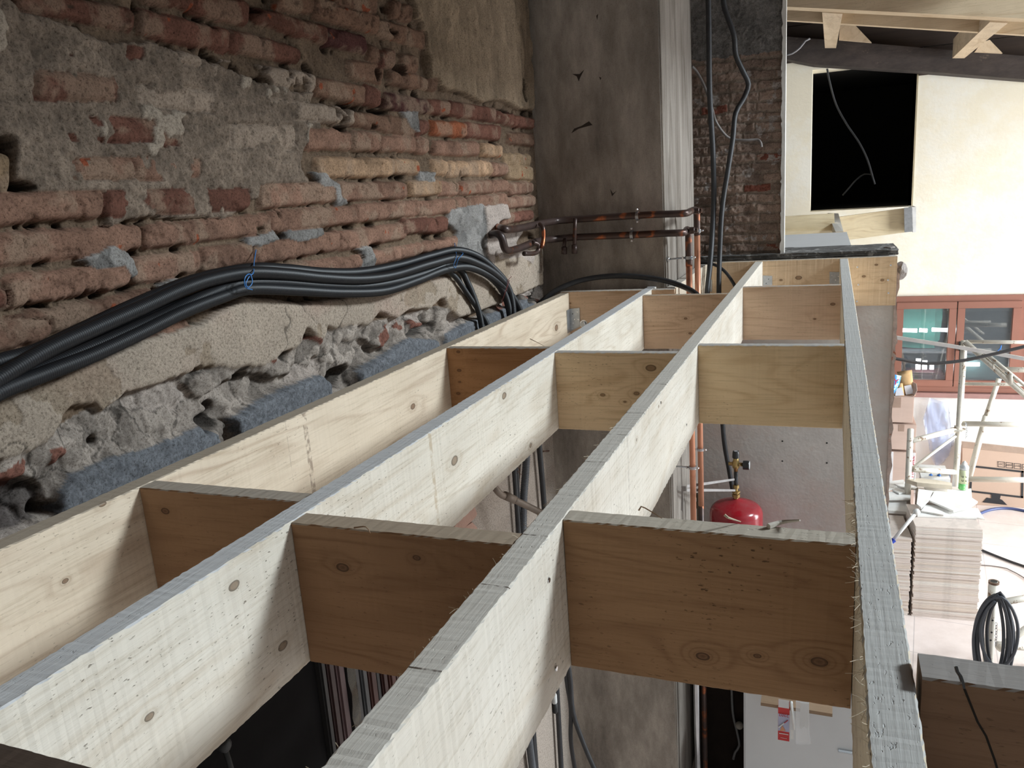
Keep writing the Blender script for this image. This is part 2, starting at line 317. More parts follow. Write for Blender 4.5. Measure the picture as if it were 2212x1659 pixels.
POLY = {  # traced outlines (photo pixels)
 'sand': [(-60, -60), (40, 12), (150, 55), (235, 92), (330, 88), (420, 120), (500, 150), (560, 175), (650, 200), (680, 190), (665, 240), (700, 262), (690, 290), (660, 320), (650, 360), (668, 395), (640, 405), (560, 400), (560, 425), (535, 432), (500, 470), (300, 470), (225, 495), (235, 470), (225, 425), (90, 415), (32, 390), (35, 330), (28, 300), (-60, 290)],
 'clay': [(912, 60), (905, -60), (1190, -60), (1165, 240), (1120, 235), (1080, 215), (1040, 222), (1000, 200), (960, 192), (935, 170), (925, 120)],
 'claytop': [(885, -60), (930, -60), (925, 60), (900, 40)],
 'band': [(-60, 880), (0, 858), (110, 820), (200, 780), (300, 735), (420, 700), (520, 640), (640, 655), (760, 640), (860, 620), (930, 598), (1000, 588), (1060, 555), (1110, 545), (1166, 520), (1170, 615), (1130, 632), (1090, 650), (1010, 682), (985, 688), (965, 668), (950, 645), (925, 668), (880, 670), (850, 690), (815, 676), (790, 705), (752, 700), (716, 712), (700, 706), (690, 735), (655, 712), (640, 745), (560, 790), (500, 795), (470, 790), (415, 800), (360, 822), (300, 842), (262, 850), (215, 890), (205, 872), (150, 880), (108, 945), (60, 975), (-60, 1010)],
 'cind1': [(120, 1130), (125, 1060), (150, 1025), (240, 985), (330, 960), (400, 930), (445, 905), (468, 965), (440, 1060), (200, 1180)],
 'cind2': [(500, 905), (550, 868), (620, 835), (690, 808), (712, 830), (700, 900), (520, 985)],
 'cind3': [(772, 800), (830, 762), (880, 728), (942, 735), (940, 800), (780, 875)],
 'cind4': [(955, 722), (1000, 698), (1100, 660), (1150, 640), (1150, 720), (960, 800)],
 'cem1': [(972, 452), (1040, 440), (1060, 470), (1062, 570), (1010, 560), (985, 540), (990, 500), (965, 480)],
 'cem2': [(175, 560), (235, 532), (275, 545), (300, 590), (290, 602), (265, 575), (205, 578)],
 'cem3': [(530, 515), (590, 500), (612, 515), (560, 532), (535, 530)], 'cem4': [(618, 500), (700, 492), (705, 505), (650, 522), (620, 515)],
 'cem5': [(675, 370), (700, 378), (728, 395), (735, 425), (760, 440), (725, 448), (718, 405), (690, 400)], 'cem6': [(770, 535), (800, 530), (815, 560), (810, 590), (780, 580), (790, 555)],
 'cem7': [(865, 240), (905, 240), (905, 285), (890, 275)], 'cem8': [(905, 370), (940, 372), (935, 392), (903, 390)],
 'cem9': [(345, 612), (385, 602), (400, 618), (350, 632)],
 'whit1': [(1040, 445), (1090, 440), (1100, 470), (1075, 480), (1060, 575), (1045, 540), (1048, 480)], 'whit2': [(1065, 500), (1130, 495), (1110, 525), (1150, 550), (1145, 570), (1120, 555), (1075, 560), (1062, 540)],
 'dark': [(-60, 1060), (60, 1030), (110, 1050), (110, 1110), (-20, 1180), (-60, 1190)],
}
LOOK = {'r': (0.20, 0.092, 0.066), 'o': (0.31, 0.180, 0.128), 'n': (0.245, 0.145, 0.100), 'k': (0.125, 0.052, 0.047), 'd': (0.215, 0.125, 0.088), 'p': (0.52, 0.34, 0.215), 'm': (0.36, 0.25, 0.155), 'x': (0.38, 0.13, 0.065)}
def inpoly(py, pz, poly):
    ins = np.zeros(py.shape, bool); n = len(poly); j = n - 1
    for i in range(n):
        yi, zi = poly[i]; yj, zj = poly[j]
        if zi != zj:
            c = ((zi > pz) != (zj > pz)) & (py < (yj - yi) * (pz - zi) / (zj - zi) + yi); ins ^= c
        j = i
    return ins
def relief_wall():
    ys = [0.55]
    while ys[-1] < 3.152: ys.append(ys[-1] + 0.00165 * max(0.9, ys[-1]) ** 0.8)
    ys = np.array(ys); ys[-1] = 3.155; zs = np.arange(-0.42, 1.12, 0.0031)
    Y, Z = np.meshgrid(ys, zs, indexing='ij')
    wy = Y + (fbm(Y, Z, 0.03, 3) - .5) * 0.010; wz = Z + (fbm(Y, Z, 0.03, 8) - .5) * 0.008
    wy2 = Y + (fbm(Y, Z, 0.08, 23, 5, .65) - .5) * 0.055; wz2 = Z + (fbm(Y, Z, 0.08, 28, 5, .65) - .5) * 0.055
    n1 = fbm(Y, Z, 0.05, 1, 5); n2 = fbm(Y, Z, 0.012, 5, 3, .7); n3 = fbm(Y, Z, 0.2, 9, 3); grit = vn(Y, Z, 0.0065, 31); streak = fbm(Y, Z * 0.18, 0.02, 14, 3)
    # recessed lime mortar
    H = -0.019 + (n1 - .5) * 0.022 + (n2 - .5) * 0.012
    c0 = np.array((0.205, 0.145, 0.100)); Cc = c0[None, None] * (0.72 + 0.65 * n1[..., None]) * (0.8 + 0.4 * n2[..., None])
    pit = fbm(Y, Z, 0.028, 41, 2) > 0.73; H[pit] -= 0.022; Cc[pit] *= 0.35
    msk = {k: inpoly(wy, wz, wall_yz(v)) for k, v in POLY.items()}
    sand = msk['sand'] | msk['clay'] | msk['claytop']
    # rough grey render over the old bricks
    sc = np.array((0.315, 0.245, 0.190))
    H = np.where(msk['sand'], 0.003 + (n1 - .5) * 0.020 + (n2 - .5) * .007 + (grit - .5) * 0.0060, H)
    Cc = np.where(msk['sand'][..., None], sc * (0.45 + 0.9 * n1[..., None]) * (0.60 + 0.75 * n2[..., None]), Cc)
    pale = msk['sand'] & (fbm(Y, Z, 0.11, 51, 4) > 0.66); H = np.where(pale, 0.009 + (n1 - .5) * 0.006, H); Cc = np.where(pale[..., None], np.array((0.46, 0.385, 0.31)) * (0.85 + .3 * n2[..., None]), Cc)
    cl = msk['clay'] | msk['claytop']
    H = np.where(cl, 0.010 + (streak - .5) * 0.010 + (n1 - .5) * 0.016 + (n2 - .5) * .008, H); Cc = np.where(cl[..., None], np.array((0.32, 0.24, 0.165)) * (0.45 + 0.6 * streak[..., None] + .5 * n1[..., None]) * (.85 + .3 * n3[..., None]), Cc)
    brk = np.zeros(Y.shape, bool)
    for bi, ln in enumerate(x for row in BR.split('\n') for x in row.split('|')):
        f = ln.split(); ox, oy, s = OFF[f[0]]; x0, t0, b0, x1, t1, b1 = map(float, f[1:7]); lk = f[7]
        q = wall_yz([(ox + x0 / s, oy + t0 / s), (ox + x1 / s, oy + t1 / s), (ox + x1 / s, oy + b1 / s), (ox + x0 / s, oy + b0 / s)])
        i0, i1 = np.searchsorted(ys, [q[:, 0].min() - .02, q[:, 0].max() + .02]); j0, j1 = np.searchsorted(zs, [q[:, 1].min() - .02, q[:, 1].max() + .02])
        if i1 <= i0 or j1 <= j0: continue
        sl = (slice(i0, i1), slice(j0, j1)); yy, zz = wy[sl], wz[sl]; acc = np.zeros(yy.shape); cen = q.mean(0)
        for k in range(4):
            a, b = q[k], q[(k + 1) % 4]; nrm = np.array((b[1] - a[1], -(b[0] - a[0]))); nrm /= np.linalg.norm(nrm) + 1e-9
            if nrm @ (cen - a) > 0: nrm = -nrm
            acc += np.exp(np.clip(((yy - a[0]) * nrm[0] + (zz - a[1]) * nrm[1]) / 0.0045, -40, 40))
        d = np.log(acc) * 0.0045 - 0.0052; rr = RNG.random(6); m = d < 0
        hb = 0.002 + (rr[0] - .5) * 0.009 + (yy - cen[0]) * (rr[1] - .5) * 0.03 - 0.016 * np.clip(1 + d / 0.009, 0, 1) ** 2.2 + (n2[sl] - .5) * 0.004 + (n1[sl] - .5) * .006
        chip = (fbm(yy, zz, 0.03, 60 + bi % 7, 3) > 0.70); hb = np.where(chip, hb - 0.006, hb)
        col = np.array(LOOK[lk[0]]) * (0.86 + 0.28 * rr[2]); cb = col * (0.50 + 0.95 * fbm(yy, zz, 0.045, 70 + bi, 5, .65)[..., None]) * (0.88 + .24 * n2[sl][..., None])
        dust = np.clip((fbm(yy, zz, 0.06, 200 + bi, 4) - .52) * 5, 0, .55)[..., None]; cb = cb * (1 - dust) + np.array((0.40, 0.29, 0.21)) * dust
        hot = (fbm(yy, zz, 0.035, 300 + bi, 3) > 0.82)[..., None]; cb = np.where(hot, np.array((0.36, 0.10, 0.05)) * (.8 + .4 * n2[sl][..., None]), cb)
        smear = np.zeros(yy.shape, bool)
        if len(lk) > 1:
            th = 0.57 if lk[1] == 'h' else 0.66 if lk[0] == 'r' else 0.56; smear = fbm(yy, zz, 0.07, 90 + bi, 4, .6) > th
            if lk[0] in 'np': cb = np.array((0.42, 0.33, 0.26)) * (0.75 + .5 * n1[sl][..., None])
            hb = hb + 0.004
        else: smear = (fbm(yy, zz, 0.06, 120 + bi, 4, .6) > 0.80)
        m &= ~smear; H[sl] = np.where(m, hb, H[sl]); Cc[sl] = np.where(m[..., None], cb, Cc[sl]); brk[sl] |= m
    # broken zone below the smooth band
    zt = np.interp(ys, *zip(*sorted(map(tuple, wall_yz([(-60, 985), (110, 940), (262, 845), (470, 790), (640, 740), (716, 708), (860, 685), (950, 660), (1010, 690), (1090, 655), (1170, 612)])))))
    low = Z < zt[:, None]
    cd, cv, ce = cells(wy2 * 1.0, wz2 * 1.25, 0.085, 5); cd2, cv2, ce2 = cells(wy2, wz2, 0.030, 6)
    hr = (cv - .5) * 0.045 - cd * 0.018 + (cv2 - .5) * 0.016 - cd2 * 0.006 + (n1 - .5) * .03 + (n2 - .5) * 0.012 - 0.004
    gr = np.array((0.40, 0.345, 0.30)); cr = gr * (0.62 + 0.8 * cv2[..., None]) * (0.7 + 0.6 * n1[..., None])
    cr = np.where((cv2 > 0.90)[..., None] & (n3 > .45)[..., None], np.array((0.26, 0.12, 0.09)) * (.7 + .8 * n2[..., None]), cr); cr = np.where((ce < 0.04)[..., None], cr * 0.45, cr)
    cr = np.where(((cv > .3) & (cv < .45))[..., None], np.array((0.50, 0.43, 0.38)) * (.8 + .4 * n2[..., None]), cr)
    H = np.where(low, hr, H); Cc = np.where(low[..., None], cr, Cc)
    for k in ('cind1', 'cind2', 'cind3', 'cind4'):
        H = np.where(msk[k], 0.016 + (n1 - .5) * .006 + (grit - .5) * .003, H); Cc = np.where(msk[k][..., None], np.array((0.225, 0.235, 0.255)) * (0.72 + .5 * grit[..., None]) * (.8 + .4 * n1[..., None]), Cc)
    # smooth render band
    bd = msk['band']; crack = np.abs(fbm(Y, Z, 0.3, 77, 4) - .5) < 0.0022
    H = np.where(bd, 0.014 + (n3 - .5) * .012 + (n1 - .5) * .004 + (n2 - .5) * .0022, H)
    bc = np.array((0.50, 0.415, 0.335)) * (0.84 + .32 * n3[..., None]) * (.90 + .2 * n1[..., None]); pk = np.clip((fbm(Y, Z, 0.16, 55, 4) - .5) * 4, 0, 1)[..., None]; bc = bc * (1 - pk * .5) + np.array((0.52, 0.37, 0.30)) * pk * .5
    rough = bd & (fbm(Y, Z, 0.12, 58, 4) > 0.60); H = np.where(rough, H - 0.003 + (grit - .5) * .004, H); bc = np.where(rough[..., None], bc * np.array((.80, .77, .72)), bc)
    Cc = np.where(bd[..., None], bc, Cc); H = np.where(bd & crack, H - .004, H); Cc = np.where((bd & crack)[..., None], Cc * .45, Cc)
    for k in msk:
        if k.startswith('cem'): H = np.where(msk[k], 0.004 + (n1 - .5) * .018 + (cv2 - .5) * .008, H); Cc = np.where(msk[k][..., None], np.array((0.32, 0.305, 0.290)) * (.6 + .6 * cv2[..., None]) * (.8 + .4 * n1[..., None]), Cc)
        if k.startswith('whit'): H = np.where(msk[k], 0.013 + (n1 - .5) * .014, H); Cc = np.where(msk[k][..., None], np.array((0.52, 0.44, 0.39)) * (.8 + .4 * n1[..., None]), Cc)
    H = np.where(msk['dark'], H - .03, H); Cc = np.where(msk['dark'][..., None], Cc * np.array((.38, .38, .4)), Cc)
    for (u, v, a, b) in HOLES:
        c = wall_yz([(u, v), (u + a, v), (u, v + b)]); ry = abs(c[1, 0] - c[0, 0]) + 1e-4; rz = abs(c[2, 1] - c[0, 1]) + 1e-4
        e = ((wy - c[0, 0]) / ry) ** 2 + ((wz - c[0, 1]) / rz) ** 2; m = e < 1; dep = 0.07 if a > 12 else 0.04
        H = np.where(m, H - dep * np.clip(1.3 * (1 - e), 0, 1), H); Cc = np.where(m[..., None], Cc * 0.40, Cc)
    hb_ = H.copy()
    wide = low | (np.abs(Z - zt[:, None]) < .03)
    for _ in range(5): hb_[1:-1, 1:-1] = (hb_[1:-1, 1:-1] * 2 + hb_[:-2, 1:-1] + hb_[2:, 1:-1] + hb_[1:-1, :-2] + hb_[1:-1, 2:]) / 6
    H = np.where(wide, hb_ + (grit - .5) * .002, H * .5 + hb_ * .5)
    edge = np.clip((3.155 - Y) / 0.02, 0, 1); H = H * edge - 0.01 * (1 - edge)
    nY, nZ = Y.shape; co = np.stack([XW + H, Y, Z], -1).reshape(-1, 3).astype(np.float32)
    me = bpy.data.meshes.new('wall_left'); idx = np.arange(nY * nZ).reshape(nY, nZ)
    fq = np.stack([idx[:-1, :-1], idx[1:, :-1], idx[1:, 1:], idx[:-1, 1:]], -1).reshape(-1, 4).astype(np.int32)
    # plain render above, below and towards the photographer: a few flat strips, plus the body of the wall behind
    ex = []; exf = []
    def quad(a, b, c, d): k = len(co) + len(ex); ex.extend([a, b, c, d]); exf.append((k, k + 1, k + 2, k + 3))
    x, y0, y1, z0, z1 = XW - .004, float(ys[0]), float(ys[-1]), float(zs[0]), float(zs[-1])
    quad((x, -3, -2.5), (x, 4.6, -2.5), (x, 4.6, z0 + .004), (x, -3, z0 + .004)); quad((x, -3, z1 - .004), (x, 4.6, z1 - .004), (x, 4.6, 2.3), (x, -3, 2.3)); quad((x, -3, z0), (x, y0 + .004, z0), (x, y0 + .004, z1), (x, -3, z1))
    xb = XW - .35
    quad((xb, -3, -2.5), (xb, -3, 2.3), (xb, 4.6, 2.3), (xb, 4.6, -2.5)); quad((xb, -3, 2.3), (x, -3, 2.3), (x, 4.6, 2.3), (xb, 4.6, 2.3)); quad((xb, -3, -2.5), (xb, 4.6, -2.5), (x, 4.6, -2.5), (x, -3, -2.5)); quad((xb, -3, -2.5), (x, -3, -2.5), (x, -3, 2.3), (xb, -3, 2.3)); quad((x, 4.6, -2.5), (xb, 4.6, -2.5), (xb, 4.6, 2.3), (x, 4.6, 2.3))
    V = np.concatenate([co, np.array(ex, np.float32)]); Fq = np.concatenate([fq, np.array(exf, np.int32)])
    me.vertices.add(len(V)); me.vertices.foreach_set('co', V.ravel()); me.loops.add(Fq.size); me.loops.foreach_set('vertex_index', Fq.ravel())
    me.polygons.add(len(Fq)); me.polygons.foreach_set('loop_start', np.arange(0, Fq.size, 4, dtype=np.int32)); me.update(); me.validate()
    ca = me.color_attributes.new('Col', 'FLOAT_COLOR', 'POINT'); cc = np.ones((len(V), 4), np.float32); cc[:nY * nZ, :3] = np.clip(Cc.reshape(-1, 3), 0, 1); cc[nY * nZ:, :3] = (0.50, 0.43, 0.37); ca.data.foreach_set('color', cc.ravel())
    m, nt, b = newmat('old_masonry'); L = nt.links; at_ = N(nt, 'ShaderNodeAttribute', attribute_name='Col'); tc = N(nt, 'ShaderNodeTexCoord')
    a = N(nt, 'ShaderNodeTexNoise', i_Scale=210.0, i_Detail=7.0, i_Roughness=0.85); L.new(tc.outputs['Object'], a.inputs['Vector'])
    r = ramp(nt, a.outputs[0], [(0.37, (.22, .20, .18)), (0.47, (.92, .90, .88)), (0.60, (1.25, 1.25, 1.25))]); out = mix(nt, 'MULTIPLY', 0.9, at_.outputs['Color'], r.outputs[0]); L.new(out, b.inputs['Base Color'])
    b.inputs['Roughness'].default_value = 0.95; b.inputs['Specular IOR Level'].default_value = 0.15
    bn = N(nt, 'ShaderNodeBump', i_Strength=1.0, i_Distance=0.0035); L.new(a.outputs[0], bn.inputs['Height']); L.new(bn.outputs[0], b.inputs['Normal'])
    o = link('wall_left', me, m, kind='structure', label='old rough brick wall with patches of grey render and a broken lower edge'); return o
relief_wall()

def struct(name, bm, m, label=None, smooth=False): return single(name, bm, m, label=label, kind='structure', smooth=smooth, origin=(0, 0, 0))
def boxes(*bs):
    bm = BM()
    for lo, hi in bs: add_box(bm, lo, hi)
    return bm
# floor: large pale terracotta tiles
def floor_mat():
    m, nt, b = newmat('floor_tiles'); L = nt.links; tc = N(nt, 'ShaderNodeTexCoord'); mp = N(nt, 'ShaderNodeMapping'); mp.inputs['Rotation'].default_value = (0, 0, 0.1); L.new(tc.outputs['Object'], mp.inputs[0])
    br = N(nt, 'ShaderNodeTexBrick', offset=0.0, i_Scale=1.0); br.inputs['Brick Width'].default_value = 0.45; br.inputs['Row Height'].default_value = 0.45; br.inputs['Mortar Size'].default_value = 0.003
    br.inputs['Color1'].default_value = (0.72, 0.63, 0.59, 1); br.inputs['Color2'].default_value = (0.75, 0.67, 0.63, 1); br.inputs['Mortar'].default_value = (0.52, 0.46, 0.44, 1); L.new(mp.outputs[0], br.inputs[0])
    n = N(nt, 'ShaderNodeTexNoise', i_Scale=2.5, i_Detail=7.0, i_Roughness=0.7); L.new(tc.outputs['Object'], n.inputs['Vector'])
    r = ramp(nt, n.outputs[0], [(0.3, (0.82, 0.78, 0.75)), (0.65, (1.08, 1.08, 1.08))]); L.new(mix(nt, 'MULTIPLY', 0.9, br.outputs[0], r.outputs[0]), b.inputs['Base Color']); b.inputs['Roughness'].default_value = 0.38; return m
struct('floor', boxes(((-1.5, -3.2, -2.62), (6.3, 8.1, -2.5))), floor_mat(), 'pale dusty floor tiles')
cream = mat('cream_render', (0.86, 0.79, 0.63), 0.9, var=0.03, scale=3, bump=0.35, bscale=45, alt=(0.88, 0.84, 0.73), altfac=(0.45, 0.6), altscale=2.5)
white_r = mat('white_render', (0.80, 0.79, 0.76), 0.9, var=0.03, scale=3, bump=0.3, bscale=45)
YF = 7.7
a = at(1757, 150, 'y', YF); b = at(1979, 300, 'y', YF); ox0, ox1 = -0.199, 0.605; oz0, oz1 = 0.075, 1.26
wx0, wx1, wz0, wz1 = 0.30, 2.35, -1.535, -0.69
def wall_with_holes(x0, x1, z0, z1, y0, y1, holes):
    xs = sorted({x0, x1, *[h[0] for h in holes], *[h[1] for h in holes]}); zs_ = sorted({z0, z1, *[h[2] for h in holes], *[h[3] for h in holes]}); bm = BM()
    for xa, xb in zip(xs, xs[1:]):
        for za, zb in zip(zs_, zs_[1:]):
            cx_, cz_ = (xa + xb) / 2, (za + zb) / 2
            if not any(h[0] < cx_ < h[1] and h[2] < cz_ < h[3] for h in holes): add_box(bm, (xa, y0, za), (xb, y1, zb))
    bmesh.ops.remove_doubles(bm, verts=bm.verts[:], dist=1e-5); return bm
# far wall: cream above the dado line, white below
struct('wall_far', wall_with_holes(-1.5, 6.3, -2.5, 2.0, YF, YF + .3, [(ox0, ox1, oz0, oz1), (wx0, wx1, wz0, wz1)]), cream, 'cream rendered far wall')
struct('trim_1', boxes(((0.2, YF - .012, -2.5), (6.0, YF - .0005, wz0 - 0.03))), white_r, 'white render below the brown windows')
# dark loft behind the opening
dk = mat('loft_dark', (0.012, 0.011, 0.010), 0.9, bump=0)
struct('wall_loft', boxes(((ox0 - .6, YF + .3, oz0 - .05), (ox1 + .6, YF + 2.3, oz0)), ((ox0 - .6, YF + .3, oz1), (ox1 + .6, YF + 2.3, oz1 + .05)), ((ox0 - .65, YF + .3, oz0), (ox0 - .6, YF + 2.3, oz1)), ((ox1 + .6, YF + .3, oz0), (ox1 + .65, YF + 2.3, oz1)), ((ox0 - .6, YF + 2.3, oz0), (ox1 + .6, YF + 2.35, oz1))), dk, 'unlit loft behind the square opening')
olive = mat('bare_plaster_reveal', (0.40, 0.34, 0.22), 0.9, bump=0.2)
struct('trim_2', boxes(((ox1, YF - .004, oz0), (ox1 + .012, YF + .3, oz1))), olive, 'bare plaster reveal on the right of the opening')
# room behind the brown windows
rm = mat('back_room_grey', (0.17, 0.19, 0.21), 0.8)
struct('wall_back_room', boxes(((wx0 - .5, YF + 1.6, wz0 - .6), (wx1 + .5, YF + 1.65, wz1 + .5)), ((wx0 - .5, YF + .3, wz0 - .65), (wx1 + .5, YF + 1.6, wz0 - .6)), ((wx0 - .5, YF + .3, wz1 + .45), (wx1 + .5, YF + 1.6, wz1 + .5)), ((wx0 - .55, YF + .3, wz0 - .6), (wx0 - .5, YF + 1.6, wz1 + .5)), ((wx1 + .5, YF + .3, wz0 - .6), (wx1 + .55, YF + 1.6, wz1 + .5))), rm, 'grey room behind the brown windows')
# right-hand wall with one long opening, wall behind the photographer, sloping roof
struct('wall_right', boxes(((6.0, -3.2, -2.5), (6.3, 8.0, -2.1)), ((6.0, -3.2, 0.45), (6.3, 8.0, 1.0)), ((6.0, -3.2, -2.1), (6.3, -0.6, 0.45)), ((6.0, 7.5, -2.1), (6.3, 8.0, 0.45))), white_r, 'white wall with a long glazed opening')
struct('wall_behind', wall_with_holes(-1.5, 6.3, -2.5, 2.0, -3.2, -2.95, [(-0.5, 3.7, -0.75, 0.95)]), white_r, 'wall behind the photographer')
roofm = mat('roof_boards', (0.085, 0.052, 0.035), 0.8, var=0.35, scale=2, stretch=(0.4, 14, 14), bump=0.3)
def roof():
    bm = BM(); zr = lambda x: 1.72 - 0.197 * (x + 0.4)
    for (xa, xb, ya, yb) in ((-1.5, 1.06, -3.2, 8.0), (1.06, 6.3, -3.2, -.5), (1.06, 6.3, 5.2, 8.0), (6.05, 6.3, -.5, 5.2)):
        prism(bm, [(xa, ya, zr(xa)), (xb, ya, zr(xb)), (xb, yb, zr(xb)), (xa, yb, zr(xa))], (0, 0, .08))
    return bm
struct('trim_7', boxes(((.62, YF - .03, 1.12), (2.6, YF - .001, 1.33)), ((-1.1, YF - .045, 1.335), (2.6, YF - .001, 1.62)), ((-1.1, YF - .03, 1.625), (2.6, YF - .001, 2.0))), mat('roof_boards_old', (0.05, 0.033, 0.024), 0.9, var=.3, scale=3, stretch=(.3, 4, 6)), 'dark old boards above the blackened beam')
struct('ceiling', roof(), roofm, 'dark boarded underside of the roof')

# ------------------------------------------------------------------ concrete column and pier
conc = mat('column_cement', (0.225, 0.19, 0.16), 0.9, var=0.28, scale=3, bump=0.5, bscale=60, alt=(0.155, 0.135, 0.118), altfac=(0.42, 0.62), altscale=3, stretch=(1, 1, 0.45))
def column():
    m, nt, b = newmat('cement_column'); L = nt.links; tc = N(nt, 'ShaderNodeTexCoord'); mp = N(nt, 'ShaderNodeMapping'); mp.inputs['Scale'].default_value = (1, 1, 0.35); L.new(tc.outputs['Object'], mp.inputs[0])
    n1 = N(nt, 'ShaderNodeTexNoise', i_Scale=5.0, i_Detail=8.0, i_Roughness=0.68); L.new(mp.outputs[0], n1.inputs['Vector']); n2 = N(nt, 'ShaderNodeTexNoise', i_Scale=13.0, i_Detail=5.0, i_Roughness=0.7, i_Distortion=0.8); mp2 = N(nt, 'ShaderNodeMapping'); mp2.inputs['Scale'].default_value = (1, 1, 0.12); L.new(tc.outputs['Object'], mp2.inputs[0]); L.new(mp2.outputs[0], n2.inputs['Vector'])
    r = ramp(nt, n1.outputs[0], [(0.3, (0.15, 0.126, 0.108)), (0.5, (0.33, 0.29, 0.25)), (0.68, (0.54, 0.48, 0.42))])
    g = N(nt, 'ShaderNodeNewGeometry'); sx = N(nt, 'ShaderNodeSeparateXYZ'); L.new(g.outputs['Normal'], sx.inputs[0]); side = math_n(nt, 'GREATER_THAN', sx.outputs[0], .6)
    rs = ramp(nt, n2.outputs[0], [(0.35, (0.12, 0.100, 0.082)), (0.62, (0.27, 0.24, 0.21))]); o = mix(nt, 'MIX', side, r.outputs[0], rs.outputs[0])  # side face toned down in colour against the strong light on it
    z = N(nt, 'ShaderNodeSeparateXYZ'); L.new(tc.outputs['Object'], z.inputs[0])
    n3 = N(nt, 'ShaderNodeTexNoise', i_Scale=240.0, i_Detail=3.0); L.new(tc.outputs['Object'], n3.inputs['Vector']); r3 = ramp(nt, n3.outputs[0], [(0.30, (0.6, 0.58, 0.56)), (0.45, (1, 1, 1))]); o = mix(nt, 'MULTIPLY', 0.5, o, r3.outputs[0])
    L.new(o, b.inputs['Base Color']); b.inputs['Roughness'].default_value = 0.9; b.inputs['Specular IOR Level'].default_value = 0.2; bn = N(nt, 'ShaderNodeBump', i_Strength=0.5, i_Distance=0.003); L.new(n3.outputs[0], bn.inputs['Height']); bn2 = N(nt, 'ShaderNodeBump', i_Strength=0.35, i_Distance=0.01); L.new(n2.outputs[0], bn2.inputs['Height']); L.new(bn.outputs[0], bn2.inputs['Normal']); L.new(bn2.outputs[0], b.inputs['Normal'])
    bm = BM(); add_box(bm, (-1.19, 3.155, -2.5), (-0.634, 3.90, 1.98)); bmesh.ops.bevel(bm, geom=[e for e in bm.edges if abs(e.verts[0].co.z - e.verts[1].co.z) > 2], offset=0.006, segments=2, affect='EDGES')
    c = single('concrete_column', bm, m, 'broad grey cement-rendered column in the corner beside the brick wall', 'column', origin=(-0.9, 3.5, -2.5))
    # gouges in the render
    gm = mat('column_gouge', (0.045, 0.033, 0.026), 0.95, bump=0)
    for pts in ([(1236, 160), (1246, 165), (1250, 176), (1253, 168), (1262, 150), (1252, 160)], [(1234, 288), (1250, 278), (1268, 273), (1280, 270), (1272, 262), (1256, 272), (1240, 278)], [(1318, 408), (1322, 424), (1332, 412), (1324, 418)], [(1290, 44), (1292, 30), (1288, 34)], [(1294, 166), (1299, 168), (1297, 173)]):
        bm = BM(); P = [at(u, v, 'y', 3.1545) for u, v in pts]; vs = [bm.verts.new(p) for p in P]
        for p in P: pass
        bm.faces.new(vs); bmesh.ops.triangulate(bm, faces=bm.faces[:]); ext = bmesh.ops.extrude_face_region(bm, geom=bm.faces[:]); bmesh.ops.translate(bm, vec=(0, .004, 0), verts=[v for v in ext['geom'] if isinstance(v, bmesh.types.BMVert)])
        part('gouge', bm, gm, c)
column()
pierm = mat('pier_brick', (0.21, 0.135, 0.100), 0.95, var=0.35, scale=5, bump=0.9, bscale=70, alt=(0.17, 0.14, 0.12), altfac=(0.45, 0.6), altscale=5, stretch=(1.0, 1.0, 3.2))
